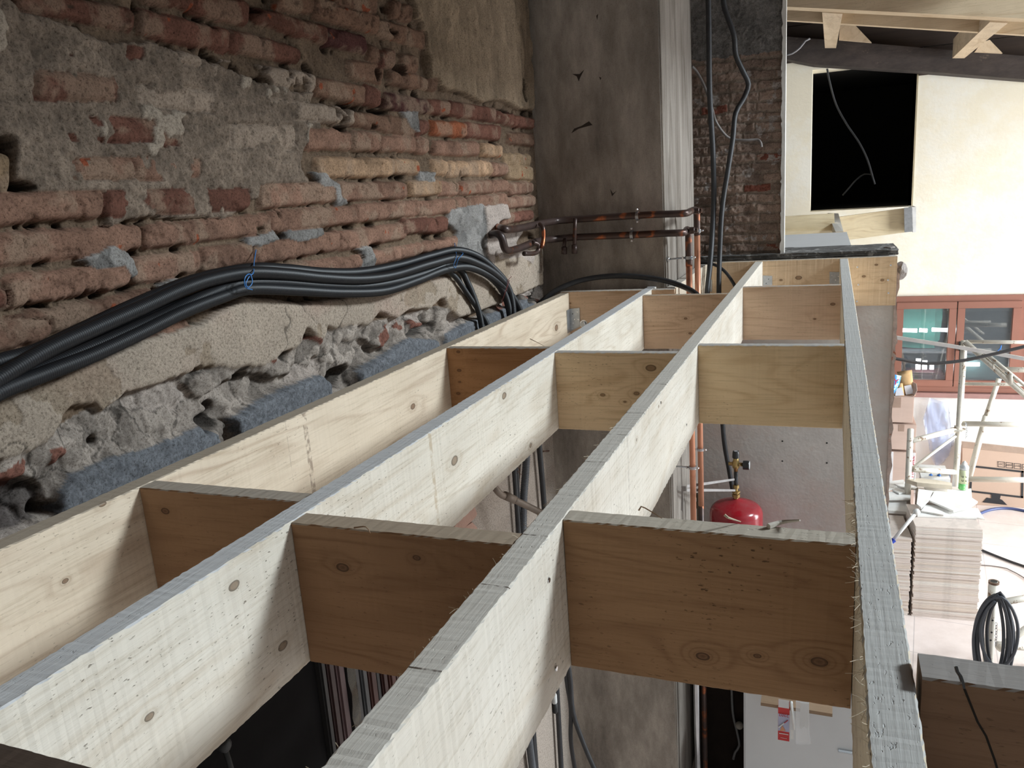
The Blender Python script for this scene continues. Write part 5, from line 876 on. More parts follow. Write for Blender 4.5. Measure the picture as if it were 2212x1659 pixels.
# ================================================================== BROWN WINDOWS IN THE FAR WALL
brw = mat('brown_window_frame', (.27, .12, .085), .42, var=.06, scale=6, bump=.05); glass = sheet_mat('window_glass', (.30, .36, .40), .10, .07, .03)
def window(i, leafs, x0, x1):
    bm = BM(); z0, z1 = wz0, wz1; y0, y1 = YF - .03, YF + .05; w = .05
    for lo, hi in (((x0, y0, z0), (x1, y1, z0 + w)), ((x0, y0, z1 - w), (x1, y1, z1)), ((x0, y0, z0 + w), (x0 + w, y1, z1 - w)), ((x1 - w, y0, z0 + w), (x1, y1, z1 - w))): add_box(bm, lo, hi)
    r = single('window_%d' % i, bm, brw, label=None, kind='structure', origin=(x0, y0, z0))
    xa, xb = x0 + w, x1 - w; n = leafs; lw = (xb - xa) / n
    for k in range(n):
        a_, b_ = xa + k * lw + .003, xa + (k + 1) * lw - .003; bm = BM(); s = .058; yy0, yy1 = y0 - .018, y0 + .03
        for lo, hi in (((a_, yy0, z0 + w), (b_, yy1, z0 + w + s)), ((a_, yy0, z1 - w - s), (b_, yy1, z1 - w)), ((a_, yy0, z0 + w + s), (a_ + s, yy1, z1 - w - s)), ((b_ - s, yy0, z0 + w + s), (b_, yy1, z1 - w - s))): add_box(bm, lo, hi, bev=.003)
        f = part('sash', bm, brw, r); bm = BM(); add_box(bm, (a_ + s - .004, yy0 + .018, z0 + w + s - .004), (b_ - s + .004, yy0 + .024, z1 - w - s + .004)); part('pane', bm, glass, f)
        if k > 0:
            hx = a_ + .022; hz = (z0 + z1) / 2 - .02; bm = BM(); add_box(bm, (hx, yy0 - .012, hz - .03), (hx + .022, yy0, hz + .05), bev=.003); add_box(bm, (hx + .005, yy0 - .035, hz - .12), (hx + .020, yy0 - .02, hz + .03), bev=.004); part('window_handle', bm, mat('handle_black', (.02, .02, .02), .35, bump=0), f)
    return r
mx = at(2062, 740, 'y', YF)[0]; rx = at(2199, 740, 'y', YF)[0]
window(1, 3, wx0, rx + (rx - mx) * 0 + .058) if False else window(1, 2, mx - (rx - mx) - .05, rx + .05)
window(2, 1, rx + .051, wx1)
struct('trim_6', boxes(((wx0, YF - .07, wz0 - .045), (wx1, YF - .013, wz0 - .004))), mat('sill_brown', (.30, .17, .15), .6), 'window sill')
# things on the other side of the glass
bagm = [((.03, .20, .16), (.45, .95, -1.255, -.80), 'dark green sack'), ((.03, .22, .42), (.62, .97, -1.255, -.88), 'blue sack'), ((.06, .13, .13), (1.05, 1.55, -1.58, -1.33), 'grey-green box')]
for i, (c, (xa, xb, za, zb), nm) in enumerate(bagm):
    bm = BM(); add_box(bm, (xa, YF + .55 + .33 * (i % 2), za), (xb, YF + .82 + .33 * (i % 2), zb), bev=.05); bmesh.ops.subdivide_edges(bm, edges=bm.edges[:], cuts=2)
    for v in bm.verts: v.co += Vector((random.uniform(-.02, .02), 0, random.uniform(-.02, .02)))
    place(bm, 'stored_sack' if i < 2 else 'storage_box', mat('stored_%d' % i, c, .6), nm + ' seen through the brown window', 'sack' if i < 2 else 'box')
bm = BM(); add_box(bm, (wx0 - .4, YF + .5, -1.30), (wx1 + .4, YF + 1.45, -1.28)); place(bm, 'storage_shelf', mat('shelf_grey', (.25, .27, .30), .6), 'upper grey shelf behind the brown windows', 'shelf')
bm = BM(); add_box(bm, (wx0 - .4, YF + .5, -1.78), (wx1 + .4, YF + 1.45, -1.605)); place(bm, 'storage_shelf', mat('shelf_grey', (.25, .27, .30), .6), 'lower grey shelf behind the brown windows', 'shelf')
bm = BM(); add_box(bm, (.66, YF + .50, -1.60), (1.0, YF + .75, -1.49), bev=.02); place(bm, 'maroon_case', mat('maroon', (.10, .03, .035), .5), 'maroon case low behind the left brown window pane', 'case')
tl_ = emis('reflection_glow', (.93, .97, 1.0), 16)  # glowing bars and slots added in place of skylight reflections in the glass
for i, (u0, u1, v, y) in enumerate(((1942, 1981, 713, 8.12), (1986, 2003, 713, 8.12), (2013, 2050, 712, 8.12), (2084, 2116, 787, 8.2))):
    a_, b_ = at(u0, v, 'y', y), at(u1, v + (1 if i < 3 else 0), 'y', y); bm = BM(); tube(bm, [a_, b_], .017, 10); place(bm, 'reflection_bar', tl_, ('left of the upper row', 'middle of the upper row', 'right of the upper row', 'behind the right-hand pane')[i] + ' of added white glowing bars for reflections in the brown window', 'reflection', 'added glowing bars for the window reflections')
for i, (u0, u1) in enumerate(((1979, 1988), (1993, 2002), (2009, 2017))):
    bm = BM(); a_, b_ = at(u0, 775 + 4 * i, 'y', 8.25), at(u1, 798, 'y', 8.25); add_box(bm, (a_.x, 8.25, b_.z), (b_.x, 8.26, a_.z)); place(bm, 'reflection_slot', tl_, ('left', 'middle', 'right')[i] + ' of three small added reflection slots low in the left window pane', 'light', 'slots glowing as reflections in the left window pane')
# ================================================================== BOXES AND SHEET BY THE FAR WALL
card_m = mat('cardboard', (.52, .385, .32), .8, var=.08, scale=3, bump=.1, stretch=(1, 1, 3)); tape = mat('brown_tape', (.33, .23, .18), .35, bump=0); tapew = mat('white_tape', (.72, .70, .70), .4, bump=0); redp = mat('red_print', (.5, .03, .05), .5, bump=0)
yb0 = 7.12
def carton(u0, u1, vt, vb, y, label, flap=False):
    a_, b_ = at(u0, vt, 'y', y), at(u1, vb, 'y', y); t = thing('cardboard_box', label, 'box', ((a_.x + b_.x) / 2, y + .2, b_.z), 'cardboard boxes stacked by the far wall')
    bm = BM(); add_box(bm, (a_.x - .22, y, b_.z), (b_.x, y + .42, a_.z - (.002)), bev=.004); part('carton', bm, card_m, t); return t, a_, b_
t, a_, b_ = carton(1912, 1972, 856, 914, yb0, 'open cardboard box on top of the stack by the far wall')
bm = BM(); prism(bm, [(b_.x, yb0 + .02, a_.z), (b_.x + .02, yb0 + .02, a_.z + .05), (b_.x + .015, yb0 + .05, a_.z + .10), (b_.x - .03, yb0 + .10, a_.z + .12), (b_.x - .05, yb0 + .2, a_.z)], (.004, 0, 0)); part('flap', bm, card_m, t)
q = at(1938, 858, 'y', yb0); bm = BM(); add_box(bm, (q.x - .03, yb0 - .001, q.z - .09), (q.x + .03, yb0, q.z)); part('tape_strip', bm, tape, t)
t, c_, d_ = carton(1912, 1977, 915, 973, yb0, 'closed cardboard box in the middle of the stack by the far wall')
q = at(1948, 917, 'y', yb0); bm = BM(); add_box(bm, (q.x - .025, yb0 - .001, q.z - .06), (q.x + .02, yb0, q.z)); part('tape_strip', bm, tape, t)
t, e_, f_ = carton(1912, 1976, 975, 1048, yb0, 'lower cardboard box with white tape printed in red letters')
q = at(1981, 1000, 'y', yb0); bm = BM(); xx = at(1975, 975, 'y', yb0)[0]; add_box(bm, (xx - .035, yb0 - .0012, f_.z), (xx + .012, yb0, e_.z)); tp = part('fragile_tape', bm, tapew, t); q = at(1976, 1003, 'y', yb0)
text_part('tape_lettering', 'FRAGILE', .052, (xx - .012, yb0 - .002, (e_.z + f_.z) / 2 + .02), RXZ @ Matrix.Rotation(math.radians(90), 3, 'Z'), redp, t, extrude=.0003)
bm = BM(); add_box(bm, (e_.x + .02, yb0 - .0012, f_.z + .02), (e_.x + .065, yb0, e_.z)); part('fragile_tape', bm, tapew, t)
t, e2, f2 = carton(1912, 1972, 1049, 1105, yb0, 'bottom cardboard box of the stack by the far wall, mostly hidden by tiles')
bm = BM(); add_box(bm, (e2.x - .2, yb0 + .01, -2.499), (f2.x, yb0 + .40, f2.z - .001)); place(bm, 'pallet_crate', mat('crate_wood', (.35, .27, .2), .8), 'low wooden crate carrying the stack of cardboard boxes', 'crate')
# snack bag and paper bags in the open box
y_ = 7.10
SB = thing('snack_bag', 'blue and white snack bag with red letters AY standing on the open box', 'bag', at(1928, 850, 'y', y_))
def pillow(pts, y, th, m, name, parent):
    bm = BM(); P = [at(u, v, 'y', y) for u, v in pts]; c = sum(P, Vector()) / len(P); n = len(P)
    f_ = bm.verts.new(c + Vector((0, -th, 0))); k_ = bm.verts.new(c + Vector((0, th, 0))); R1 = [bm.verts.new(p) for p in P]; R2 = [bm.verts.new(c.lerp(p, .7) + Vector((0, -th * .8, 0))) for p in P]; R3 = [bm.verts.new(c.lerp(p, .7) + Vector((0, th * .8, 0))) for p in P]
    for i in range(n):
        j = (i + 1) % n; bm.faces.new((R1[i], R1[j], R2[j], R2[i])); bm.faces.new((R2[i], R2[j], f_)); bm.faces.new((R1[j], R1[i], R3[i], R3[j])); bm.faces.new((R3[j], R3[i], k_))
    bmesh.ops.recalc_face_normals(bm, faces=bm.faces[:]); return part(name, bm, m, parent, True)
pillow([(1910, 804), (1947, 812), (1943, 830), (1929, 855), (1908, 853)], y_ + .02, .02, mat('bag_blue', (.05, .25, .60), .3, bump=.2, alt=(.55, .75, .85), altfac=(.5, .55), altscale=16), 'bag_body', SB)
text_part('bag_lettering', 'AY', .075, at(1928, 824, 'y', y_ - .012), RXZ @ Matrix.Rotation(math.radians(-10), 3, 'Z'), mat('bag_red', (.65, .02, .04), .4, bump=0), SB)
bm = BM(); lathe(bm, [(.022, -.001), (.022, .001)], at(1924, 845, 'y', y_ - .006), 16, 'Y'); part('yellow_dot', bm, mat('bag_yellow', (.75, .60, .05), .4, bump=0), SB)
kraft = mat('kraft_paper', (.50, .32, .15), .8, bump=.2); pw = mat('paper_label_white', (.62, .62, .66), .6, bump=.1)
PB = thing('paper_bag', 'folded brown paper bag with a white label in the open box', 'bag', at(1962, 855, 'y', 7.2), 'paper bags in the open box'); pillow([(1937, 803), (1970, 799), (1972, 822), (1978, 855), (1950, 856), (1945, 830)], 7.2, .02, kraft, 'bag_body', PB)
bm = BM(); prism(bm, [at(u, v, 'y', 7.17) for u, v in ((1953, 834), (1968, 831), (1974, 850), (1957, 853))], (0, .004, 0)); part('label', bm, pw, PB)
PB = thing('paper_bag', 'smaller brown paper bag with a white label between the snack bag and the taller one', 'bag', at(1943, 855, 'y', 7.16), 'paper bags in the open box'); pillow([(1942, 826), (1950, 828), (1954, 856), (1932, 856), (1936, 840)], 7.16, .015, kraft, 'bag_body', PB)
bm = BM(); prism(bm, [at(u, v, 'y', 7.135) for u, v in ((1936, 840), (1948, 836), (1953, 854), (1934, 855))], (0, .004, 0)); part('label', bm, pw, PB)
# translucent bluish sheet on the wall
def pl_sheet():
    t = thing('plastic_sheet', 'torn translucent bluish plastic sheet hanging on the white far wall beside the boxes', 'plastic sheet', at(2020, 1005, 'y', YF - .05)); m = sheet_mat('bluish_film', (.42, .50, .72), .42, .06, .25)
    for k, (pts, dy) in enumerate((([(2008, 860), (2040, 868), (2048, 870), (2050, 890), (2066, 893), (2064, 900), (2062, 925), (2060, 960), (2040, 998), (2022, 1010), (2010, 985), (2006, 960), (1997, 910), (2000, 885)], -.045), ([(2006, 868), (2036, 872), (2045, 880), (2046, 940), (2020, 960), (2000, 940), (1994, 905)], -.06), ([(2014, 955), (2058, 945), (2050, 985), (2022, 1008)], -.065))):
        bm = BM(); P = [at(u, v, 'y', YF + dy) for u, v in pts]; f = bm.faces.new([bm.verts.new(p) for p in P]); bmesh.ops.triangulate(bm, faces=[f]); bmesh.ops.subdivide_edges(bm, edges=bm.edges[:], cuts=4, use_grid_fill=True)
        for v in bm.verts: v.co.y += .008 * math.sin(v.co.x * 60 + v.co.z * 23 + k) + .006 * math.sin(v.co.z * 70)
        part('film_layer', bm, m, t, True)
pl_sheet()
# television carton
tvm = mat('tv_carton', (.46, .33, .25), .75, var=.05, scale=2, bump=.1); blk = mat('carton_print_black', (.02, .02, .022), .6, bump=0)
YT = 7.49; TV = thing('television_carton', 'wide flat brown carton with a printed television outline leaning at the far wall', 'box', (1.5, YT, -2.5))
def tvp(u, v, dy=0.0): return at(u, v, 'y', YT + dy)
bm = BM(); P = [tvp(2079, 966), tvp(2260, 985), tvp(2260, 1120), tvp(2078, 1098)]; P[2].z = P[3].z = -2.498; prism(bm, P, (0, .18, 0)); part('carton', bm, tvm, TV)
bm = BM(); prism(bm, [tvp(2080, 955, .02), tvp(2260, 974, .02), tvp(2260, 986, -.002), tvp(2078, 967, -.002)], (0, .01, 0)); part('lid_edge', bm, mat('tv_lid', (.30, .21, .155), .7), TV)
def outline(pts, w, name, parent=TV):
    bm = BM(); P = [tvp(u, v, -.003) for u, v in pts]
    for a_, b_ in zip(P, P[1:] + P[:1]):
        d = (b_ - a_).normalized(); n = Vector((-d.z, 0, d.x)) * w / 2; bm.faces.new([bm.verts.new(x) for x in (a_ - n - d * w / 2, b_ - n + d * w / 2, b_ + n + d * w / 2, a_ + n - d * w / 2)])
    return part(name, bm, blk, parent)
outline([(2099, 1007), (2209, 1019), (2208, 1074), (2096, 1061)], .017, 'printed_screen')
bm = BM(); prism(bm, [tvp(u, v, -.004) for u, v in ((2141, 1067), (2162, 1070), (2160, 1078), (2165, 1080), (2176, 1091), (2123, 1085), (2132, 1075), (2142, 1077))], (0, .002, 0)); part('printed_stand', bm, blk, TV)
for k in range(4):
    u = 2156 + 17.5 * k; v = 997 + 2 * k; ic = outline([(u, v), (u + 14, v + 1.5), (u + 14, v + 12.5), (u, v + 11)], .004, 'printed_icon')
    text_part('icon_lettering', ('DC', 'HDR', 'DVB', 'LED')[k], .022, tvp(u + 7, v + 6, -.004), RXZ, blk, ic, extrude=.0002)
# ================================================================== TILE STACKS
tm = [mat('ceramic_tile_%d' % i, c, .55, var=.05, scale=14, bump=.25, alt=tuple(x * .86 for x in c), altfac=(.5, .6), altscale=9, stretch=(1, 1, 4)) for i, c in enumerate(((.74, .66, .59), (.70, .61, .55), (.75, .69, .63), (.68, .58, .50), (.73, .64, .58)))]
p0, p1 = at(1969, 1330, 'z', -2.5), at(2110, 1342, 'z', -2.5); ang = math.atan2(p1.y - p0.y, p1.x - p0.x); wT = (p1 - p0).length; ux = Vector((math.cos(ang), math.sin(ang), 0)); uy = Vector((-ux.y, ux.x, 0)); TH = .0125
ztop = at(2000, 1131, 'y', 5.42)[2]; nT = int((ztop + 2.5) / TH)
def tile_mesh(m):
    bm = BM(); add_box(bm, (-wT / 2, -wT / 2, 0), (wT / 2, wT / 2, TH * .985), bev=.0007); me = bpy.data.meshes.new('ceramic_tile'); bm.to_mesh(me); bm.free(); me.materials.append(m); return me
tms = [tile_mesh(m) for m in tm]; random.seed(21)
for (side, org, n) in (('right', p0 + ux * wT / 2 + uy * wT / 2, nT), ('left', p0 - ux * (wT / 2 + .020) + uy * wT / 2, nT - 7)):
    for k in range(n):
        o = bpy.data.objects.new('ceramic_tile', random.choice(tms)); COL.objects.link(o)
        o.location = org + Vector((0, 0, TH * k)) + ux * random.uniform(-.004, .004) + uy * random.uniform(-.004, .004); o.rotation_euler.z = ang + random.uniform(-.006, .006)
        o['label'] = ('topmost whole tile of the %s stack of pale tiles' % side) if k == n - 1 else ('lowest tile of the %s stack of pale tiles, resting on the floor' % side) if k == 0 else ('pale tile lying inside the %s tall stack on the floor' % side)
        o['category'] = 'tile'; o['group'] = 'tiles in the %s stack' % side
rear = mat('tile_carton', (.45, .34, .27), .8)
for side, px0, px1, zz_, yy_ in (('right', 1990, 2105, ztop - .004, 5.80), ('left', 1912, 1972, ztop - .10, 5.80)):
    q0, q1 = at(px0, 1070, 'y', yy_), at(px1, 1070, 'y', yy_)
    bm = BM(); add_box(bm, (q0.x, yy_, -2.5), (q1.x, yy_ + .36, zz_ - .026), bev=.003); place(bm, 'tile_carton', rear, 'cardboard pack of tiles standing behind the %s tile stack' % side, 'box', 'packs behind the tile stacks')
    for k in range(2):
        bm = BM(); add_box(bm, (q0.x - .005 + .01 * k, yy_ - .01 + .012 * k, zz_ - .026 + .013 * k), (q1.x + .01 * k, yy_ + .36, zz_ - .0135 + .013 * k), bev=.001); place(bm, 'ceramic_tile', tm[k], ('upper' if k else 'lower') + ' of two pale tiles lying on the pack behind the %s stack' % side, 'tile', 'loose tiles on the packs')
tw = mat('white_glazed_tile', (.90, .89, .86), .4, var=.03, scale=8, bump=.05, alt=(.72, .70, .65), altfac=(.5, .7))
def frag(pts, y, z, th, tilt, label, m=tw, name='tile_fragment'):
    """flat broken piece whose outline is read on a level plane at height z, with its own thickness and slight tilt"""
    bm = BM(); P = [at(u, v, 'z', z) for u, v in pts]; prism(bm, P, (0, 0, -th)); c = sum(P, Vector()) / len(P)
    bmesh.ops.transform(bm, matrix=Matrix.Translation(c) @ Matrix.Rotation(tilt[0], 4, 'X') @ Matrix.Rotation(tilt[1], 4, 'Y') @ Matrix.Translation(-c), verts=bm.verts[:]); place(bm, name, m, label, 'tile piece' if name == 'tile_fragment' else 'block', 'broken tile pieces on the stacks' if name == 'tile_fragment' else None)
zt = -2.5 + nT * TH; zl = -2.5 + (nT - 7) * TH
frag([(1982, 1113), (2111, 1118), (2127, 1121), (2112, 1098), (1995, 1090)], 0, zt + .014, .012, (0, 0), 'large whole white tile right on top of the right tile stack')
frag([(1990, 1103), (2038, 1112), (2036, 1104), (1998, 1092)], 0, zt + .028, .010, (0, 0), 'narrow white tile strip at the front left of the right stack top')
frag([(2007, 1080), (2060, 1103), (2095, 1095), (2112, 1083), (2098, 1074), (2040, 1062), (2020, 1060)], 0, zt + .044, .011, (.0, .0), 'big jagged white tile piece on the right stack pointing to the right')
frag([(1980, 1088), (1990, 1096), (2006, 1080), (2014, 1060), (1984, 1056), (1982, 1072)], 0, zt + .058, .011, (0, 0), 'jagged white tile piece at the left of the right stack top')
frag([(1996, 1052), (2072, 1058), (2098, 1055), (2100, 1076), (2050, 1068), (2010, 1066)], 0, zt + .030, .010, (0, 0), 'white tile piece at the back of the right stack below the spray can')
frag([(1912, 1078), (1966, 1077), (1968, 1063), (1940, 1060), (1914, 1063)], 0, zl + .060, .011, (0, 0), 'white tile piece second from the top on the left stack')
frag([(1910, 1102), (1960, 1105), (1958, 1083), (1912, 1079)], 0, zl + .025, .022, (0, 0), 'thick white tile block at the front of the left stack')
frag([(1926, 1056), (1942, 1065), (1962, 1061), (1955, 1054), (1930, 1051)], 0, zl + .074, .011, (0, 0), 'small pointed white tile piece on top of the left stack')
frag([(1934, 1046), (1946, 1051), (1976, 1056), (1984, 1053), (1955, 1044), (1938, 1043)], 0, zl + .088, .011, (0, 0), 'long thin white tile shard bridging the two stacks')
frag([(1914, 1040), (1952, 1036), (1955, 1042), (1935, 1052), (1920, 1058), (1914, 1056)], 0, zl + .080, .010, (0, 0), 'white tile piece at the back of the left stack')
bw = mat('cream_block', (.72, .63, .50), .8, bump=.2)
frag([(1958, 1035), (1981, 1042), (2057, 1049), (2056, 1043), (2030, 1038), (1990, 1033)], 0, zt + .085, .030, (0, 0), 'cream wooden block lying on the broken tiles', bw, 'wood_block')
bm = BM(); q = at(1975, 1037, 'z', zt + .088); tube(bm, [q, q + Vector((.004, 0, .055))], .004, 8); place(bm, 'white_screw', wp_, 'small white screw standing on the cream wooden block', 'screw')
# spray can
SC = at(2080, 1056, 'z', zt + .034); CAN = thing('spray_can', 'green and white spray can standing on the right tile stack', 'can', SC); rr_ = .030
bm = BM(); lathe(bm, [(.028, 0), (rr_, .003), (rr_, .045)], SC, 24); part('can_base', bm, mat('can_green', (.16, .55, .17), .35, bump=0, alt=(.5, .7, .4), altfac=(.5, .6), altscale=30), CAN, True)
bm = BM(); lathe(bm, [(rr_, .045), (rr_, .145)], SC, 24); part('can_body', bm, mat('can_lime', (.62, .66, .42), .35, bump=0), CAN, True)
bm = BM(); lathe(bm, [(rr_, .145), (rr_, .165), (.024, .176), (.022, .177)], SC, 24); part('can_shoulder', bm, mat('can_grey', (.55, .57, .58), .3, .3, bump=0), CAN, True)
bm = BM(); lathe(bm, [(.018, .175), (.019, .178), (.017, .190), (.009, .200), (.005, .206), (.0005, .207)], SC, 20); part('cap', bm, wp_, CAN, True)
for k, (z_, w_) in enumerate(((.095, 1.0), (.065, .9))):
    for a0 in (-2.1, -1.35):
        bm = BM(); n = 6
        for i in range(n):
            a1, a2 = a0 + i * .07, a0 + (i + 1) * .07; h_ = .012 if (i in (0, 5)) else .004
            bm.faces.new([bm.verts.new(SC + Vector(((rr_ + .0006) * math.cos(a_), (rr_ + .0006) * math.sin(a_), z_ + dz))) for a_, dz in ((a1, 0), (a2, 0), (a2, h_), (a1, h_))])
        part('black_lettering', bm, blk, CAN)
# white stick with blue tip in front of the stacks
ST = thing('roller_handle', 'white stick with a blue tip leaning in front of the gap between the tile stacks', 'stick', at(1930, 1170, 'y', 5.2)); a_, b_ = at(1980, 1106, 'y', 5.33), at(1930, 1166, 'y', 5.22)
bm = BM(); tube(bm, [a_, b_], .011, 12); part('stick', bm, wp_, ST, True); bm = BM(); tube(bm, [b_, b_ + (b_ - a_).normalized() * .05], .018, 8, True, lambda i: .019 if i == 0 else .006); part('blue_tip', bm, mat('blue_plastic', (.02, .05, .35), .4, bump=0), ST); bm = BM(); bmesh.ops.create_uvsphere(bm, u_segments=12, v_segments=8, radius=.022, matrix=Matrix.Translation(a_)); part('rounded_end', bm, wp_, ST, True)
# blue-handled pliers and dark roll behind
bluep = mat('blue_grip', (.03, .18, .60), .4, bump=0)
pq = thing('pliers', 'pair of blue-handled pliers behind the cream block', 'pliers', at(2018, 1040, 'y', 6.32))
for u0, v0, u1, v1 in ((2009, 1025, 2019, 1040), (2027, 1025, 2034, 1040)): bm = BM(); tube(bm, spline([at(u0, v0, 'y', 6.32), at((u0 + u1) / 2 + 1, (v0 + v1) / 2, 'y', 6.32), at(u1, v1, 'y', 6.32)], .01), .012, 10); part('handle', bm, bluep, pq, True)
bm = BM(); tube(bm, [at(1992, 1030, 'y', 6.50), at(2052, 1034, 'y', 6.50)], .035, 16); place(bm, 'grey_roll', mat('roll_grey', (.16, .18, .23), .7), 'dark grey roll lying behind the pliers', 'roll')
bm = BM(); add_box(bm, at(1990, 1040, 'y', 6.26), at(2053, 1035, 'y', 6.26) + Vector((0, .30, 0))); bmesh.ops.transform(bm, matrix=Matrix.Identity(4), verts=bm.verts[:]); tb = place(bm, 'work_shelf', mat('white_paint', (.8, .8, .78), .7), 'white board carrying the pliers behind the tile stacks', 'board')
bm = BM(); l_ = at(1995, 1044, 'y', 6.27); r_ = at(2050, 1044, 'y', 6.27); add_box(bm, (l_.x, 6.28, -2.5), (r_.x, 6.54, at(1990, 1040, 'y', 6.26)[2] - .001)); place(bm, 'storage_crate', mat('crate_blue_grey', (.35, .37, .42), .7), 'grey crate under the white board behind the tile packs', 'crate')
# ================================================================== SCAFFOLD
sp_ = mat('worn_cream_paint', (.66, .62, .54), .5, var=.08, scale=10, bump=.1, alt=(.22, .13, .07), altfac=(.585, .63), altscale=26); SY = 6.35
SF = thing('scaffold', 'worn cream steel scaffold frame with a ladder brace by the brown windows', 'scaffold', (1.0, SY, -2.5))
def sc(u, v, y=SY): return at(u, v, 'y', y)
def stub(name, pts, r, label=None, y=SY): bm = BM(); tube(bm, [sc(*p) if len(p) == 2 else sc(p[0], p[1], p[2]) for p in pts], r, 12); return part(name, bm, sp_, SF, True, label)
pt = sc(2083, 736); pm = sc(2069, 930); bm = BM(); tube(bm, [pt, Vector((pt.x, SY, -2.5))], .021, 14); part('upright', bm, sp_, SF, True)
bm = BM(); lathe(bm, [(.030, -.012), (.052, -.010), (.052, -.002), (.026, 0), (.026, .020)], sc(2070, 926), 16); part('rosette', bm, sp_, SF)
l0 = sc(1967, 927, 6.05); bm = BM(); tube(bm, [l0, Vector((l0.x, 6.05, -2.5))], .021, 14); part('upright', bm, sp_, SF, True)
stub('rail', [(1970, 952, 6.05), (2066, 928, SY)], .019); stub('rail', [(1972, 1014, 6.05), (2066, 1020, SY)], .019); stub('brace', [(1974, 1009, 6.05), (2067, 940, SY)], .011)
stub('rail', [(2088, 738), (2290, 740)], .013); stub('rail', [(2150, 798, 6.7), (2290, 800, 6.7)], .020); stub('rail', [(2080, 829), (2290, 832)], .012); stub('rail', [(2076, 915), (2290, 919)], .019); stub('rail', [(2090, 1035, 6.3), (2290, 1038, 6.3)], .020)
stub('ladder_rail', [(2084, 738, 6.3), (2300, 930, 6.1)], .020); stub('ladder_rail', [(2128, 762, 6.25), (2300, 904, 6.1)], .012)
stub('ladder_tie', [(2146, 797, 6.22), (2146, 778, 6.24)], .006); stub('ladder_tie', [(2184, 830, 6.2), (2184, 808, 6.2)], .018)
stub('diagonal_prop', [(2158, 818, 6.45), (2128, 905, 6.42)], .017); stub('diagonal_prop', [(2130, 898, 6.42), (2094, 1030, 6.4)], .021, y=6.4)
bm = BM(); prism(bm, [sc(u, v, 5.7) for u, v in ((1926, 724), (2050, 743), (2150, 760), (2300, 787), (2300, 795), (2150, 768), (2050, 751), (1926, 732))], (0, .012, 0)); place(bm, 'aluminium_bar', mat('dull_aluminium', (.55, .52, .50), .45, .5), 'flat pale bar slanting across in front of the brown windows', 'bar')
def chain(pts, label, y):
    t = thing('chain', label, 'chain', at(*pts[0], 'y', y)); P = spline([at(u, v, 'y', y) for u, v in pts], .015)
    for i, (a_, b_) in enumerate(zip(P, P[1:])):
        c = (a_ + b_) / 2; d = (b_ - a_).normalized(); w = d.orthogonal().normalized() if i % 2 else d.cross(d.orthogonal()).normalized(); bm = BM(); n = 10
        tube(bm, [c + d * math.cos(2 * math.pi * k / n) * .010 + w * math.sin(2 * math.pi * k / n) * .006 for k in range(n)], .0016, 5, False, None, True); part('chain_link', bm, steel, t)
chain([(2086, 912), (2088, 925), (2087, 948)], 'short chain hanging from the scaffold joint', SY - .06)
wire([at(u, v, 'y', 5.0) for u, v in ((1840, 764), (1868, 768), (1930, 774), (1985, 784), (2020, 785), (2080, 779), (2150, 764), (2212, 749), (2290, 730))], .0095, mat('dark_grey_cable', (.07, .065, .065), .6), 'slack_cable', 'dark cable sagging from the right-hand joist across the brown windows', 'cable', step=.04)
wire([at(u, v, 'y', 6.3) for u, v in ((2155, 758), (2160, 753), (2163, 746), (2161, 756))], .003, bluep, 'blue_tie', 'tiny blue tie on the slack cable before the right window', 'tie')
# hoses on the floor
wire([at(u, v, 'z', -2.49) for u, v in ((2110, 1112), (2140, 1101), (2175, 1098), (2215, 1104), (2270, 1118))], .012, mat('blue_hose', (.05, .07, .17), .45, bump=0), 'floor_hose', 'dark blue hose on the floor in front of the television carton', 'hose', step=.04)
wire([at(u, v, 'z', -2.49) for u, v in ((2098, 1178), (2130, 1192), (2175, 1210), (2215, 1224), (2280, 1245))], .009, cabm, 'floor_cable', 'black cable on the floor running right from the tile stack', 'cable', step=.04)
wire([at(u, v, 'z', -2.493) for u, v in ((2106, 1220), (2140, 1222), (2175, 1228), (2195, 1238), (2215, 1250), (2270, 1285))], .004, greyc, 'floor_cable', 'thin grey cable on the floor right of the tile stack', 'cable', step=.04)
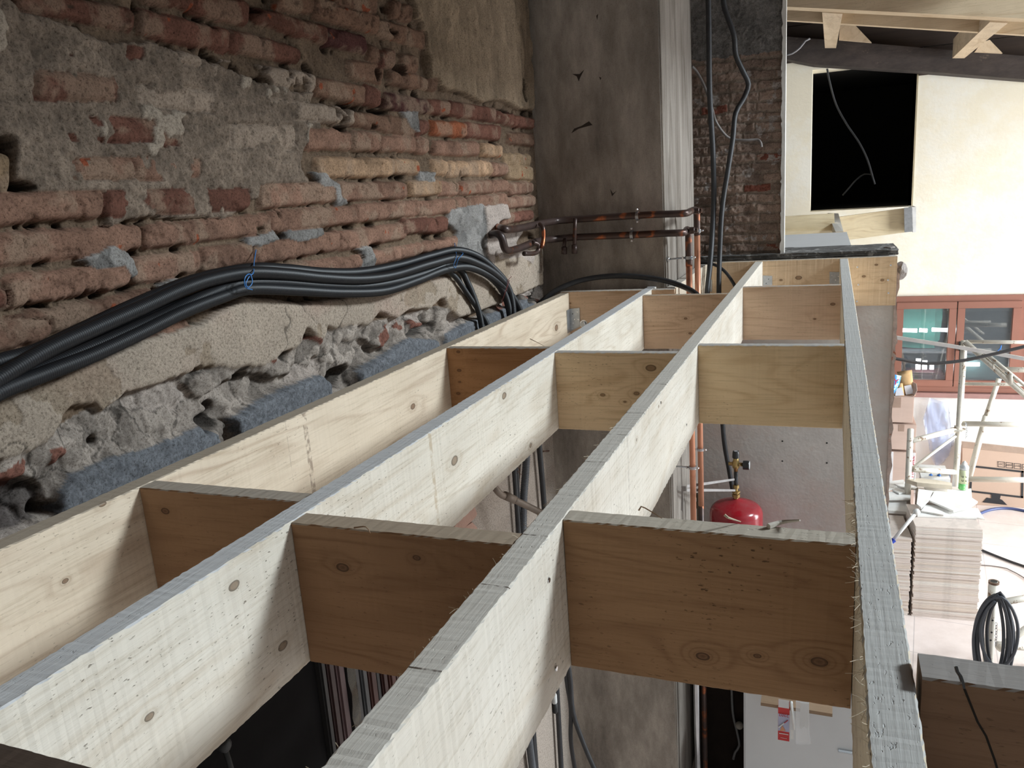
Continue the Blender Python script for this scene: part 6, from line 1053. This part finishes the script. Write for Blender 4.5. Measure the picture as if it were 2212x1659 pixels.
# post with coiled cable
PY = 4.6; pp_ = at(2147, 1256, 'y', PY); PO = thing('perforated_post', 'worn cream scaffold post with drilled holes and rust at its foot', 'post', (pp_.x, PY, -2.5))
bm = BM(); tube(bm, [pp_, Vector((pp_.x, PY, -2.44))], .0255, 20, True); part('post', bm, sp_, PO, True); bm = BM(); lathe(bm, [(.0265, -.012), (.0265, .001), (.0205, .001), (.0205, -.004)], pp_, 20); part('rim', bm, mat('rusty_rim', (.16, .10, .07), .6, .3), PO); bm = BM(); lathe(bm, [(.0175, .0004), (.0175, .0012)], pp_, 16); part('bore', bm, blackm, PO)
for (u, v) in ((2144, 1340), (2142, 1366), (2140, 1383), (2138, 1425)):
    c = at(u, v, 'y', PY - .0245); bm = BM(); lathe(bm, [(.0055, -.0012), (.0055, .001)], c, 10, 'Y'); part('drilled_hole', bm, blackm, PO)
bm = BM(); add_box(bm, (pp_.x - .07, PY - .07, -2.5), (pp_.x + .07, PY + .07, -2.492)); part('foot_plate', bm, sp_, PO)
chain([(2152, 1345), (2152, 1370), (2151, 1395)], 'thin chain hanging beside the cream post', PY - .05)
for k, (pa, pb) in enumerate((((2170, 1300), (2260, 1284)), ((2155, 1402), (2270, 1320)), ((2155, 1392), (2270, 1405)))):
    bm = BM(); a_, b_ = at(*pa, 'y', PY + .12), at(*pb, 'y', PY + .3); tube(bm, [a_, b_], .019, 12); part('base_strut', bm, sp_, PO, True)
random.seed(9)
coilm = mat('coil_black', (.035, .040, .050), .45, bump=0); CP = []
cx_, cz_ = at(2158, 1362, 'y', PY - .05)[0], at(2158, 1362, 'y', PY - .05)[2]
def up(u, v, dy): return at(u, v, 'y', PY + dy)
loops = [(2132, 2177, 1287, 1452), (2105, 2168, 1282, 1470), (2112, 2190, 1284, 1480), (2122, 2186, 1280, 1460), (2103, 2182, 1286, 1490), (2118, 2199, 1290, 1440)]
for i, (ul, ur, vt, vb) in enumerate(loops):
    for k in range(14):
        a_ = -math.pi / 2 + 2 * math.pi * k / 14; uu = (ul + ur) / 2 + (ur - ul) / 2 * math.sin(2 * math.pi * k / 14); vv = (vt + vb) / 2 - (vb - vt) / 2 * math.cos(2 * math.pi * k / 14)
        uu += (2168 - uu) * .45 * max(0, math.cos(2 * math.pi * k / 14)) ** 3
        CP.append(up(uu, vv, -.042 - .010 * i + (.0 if k > 7 else .0)))
bm = BM(); tube(bm, spline(CP, .02), .0085, 10); place(bm, 'coiled_cable', coilm, 'black cable hung in long loops over the cream post at bottom right', 'cable').data.shade_smooth()
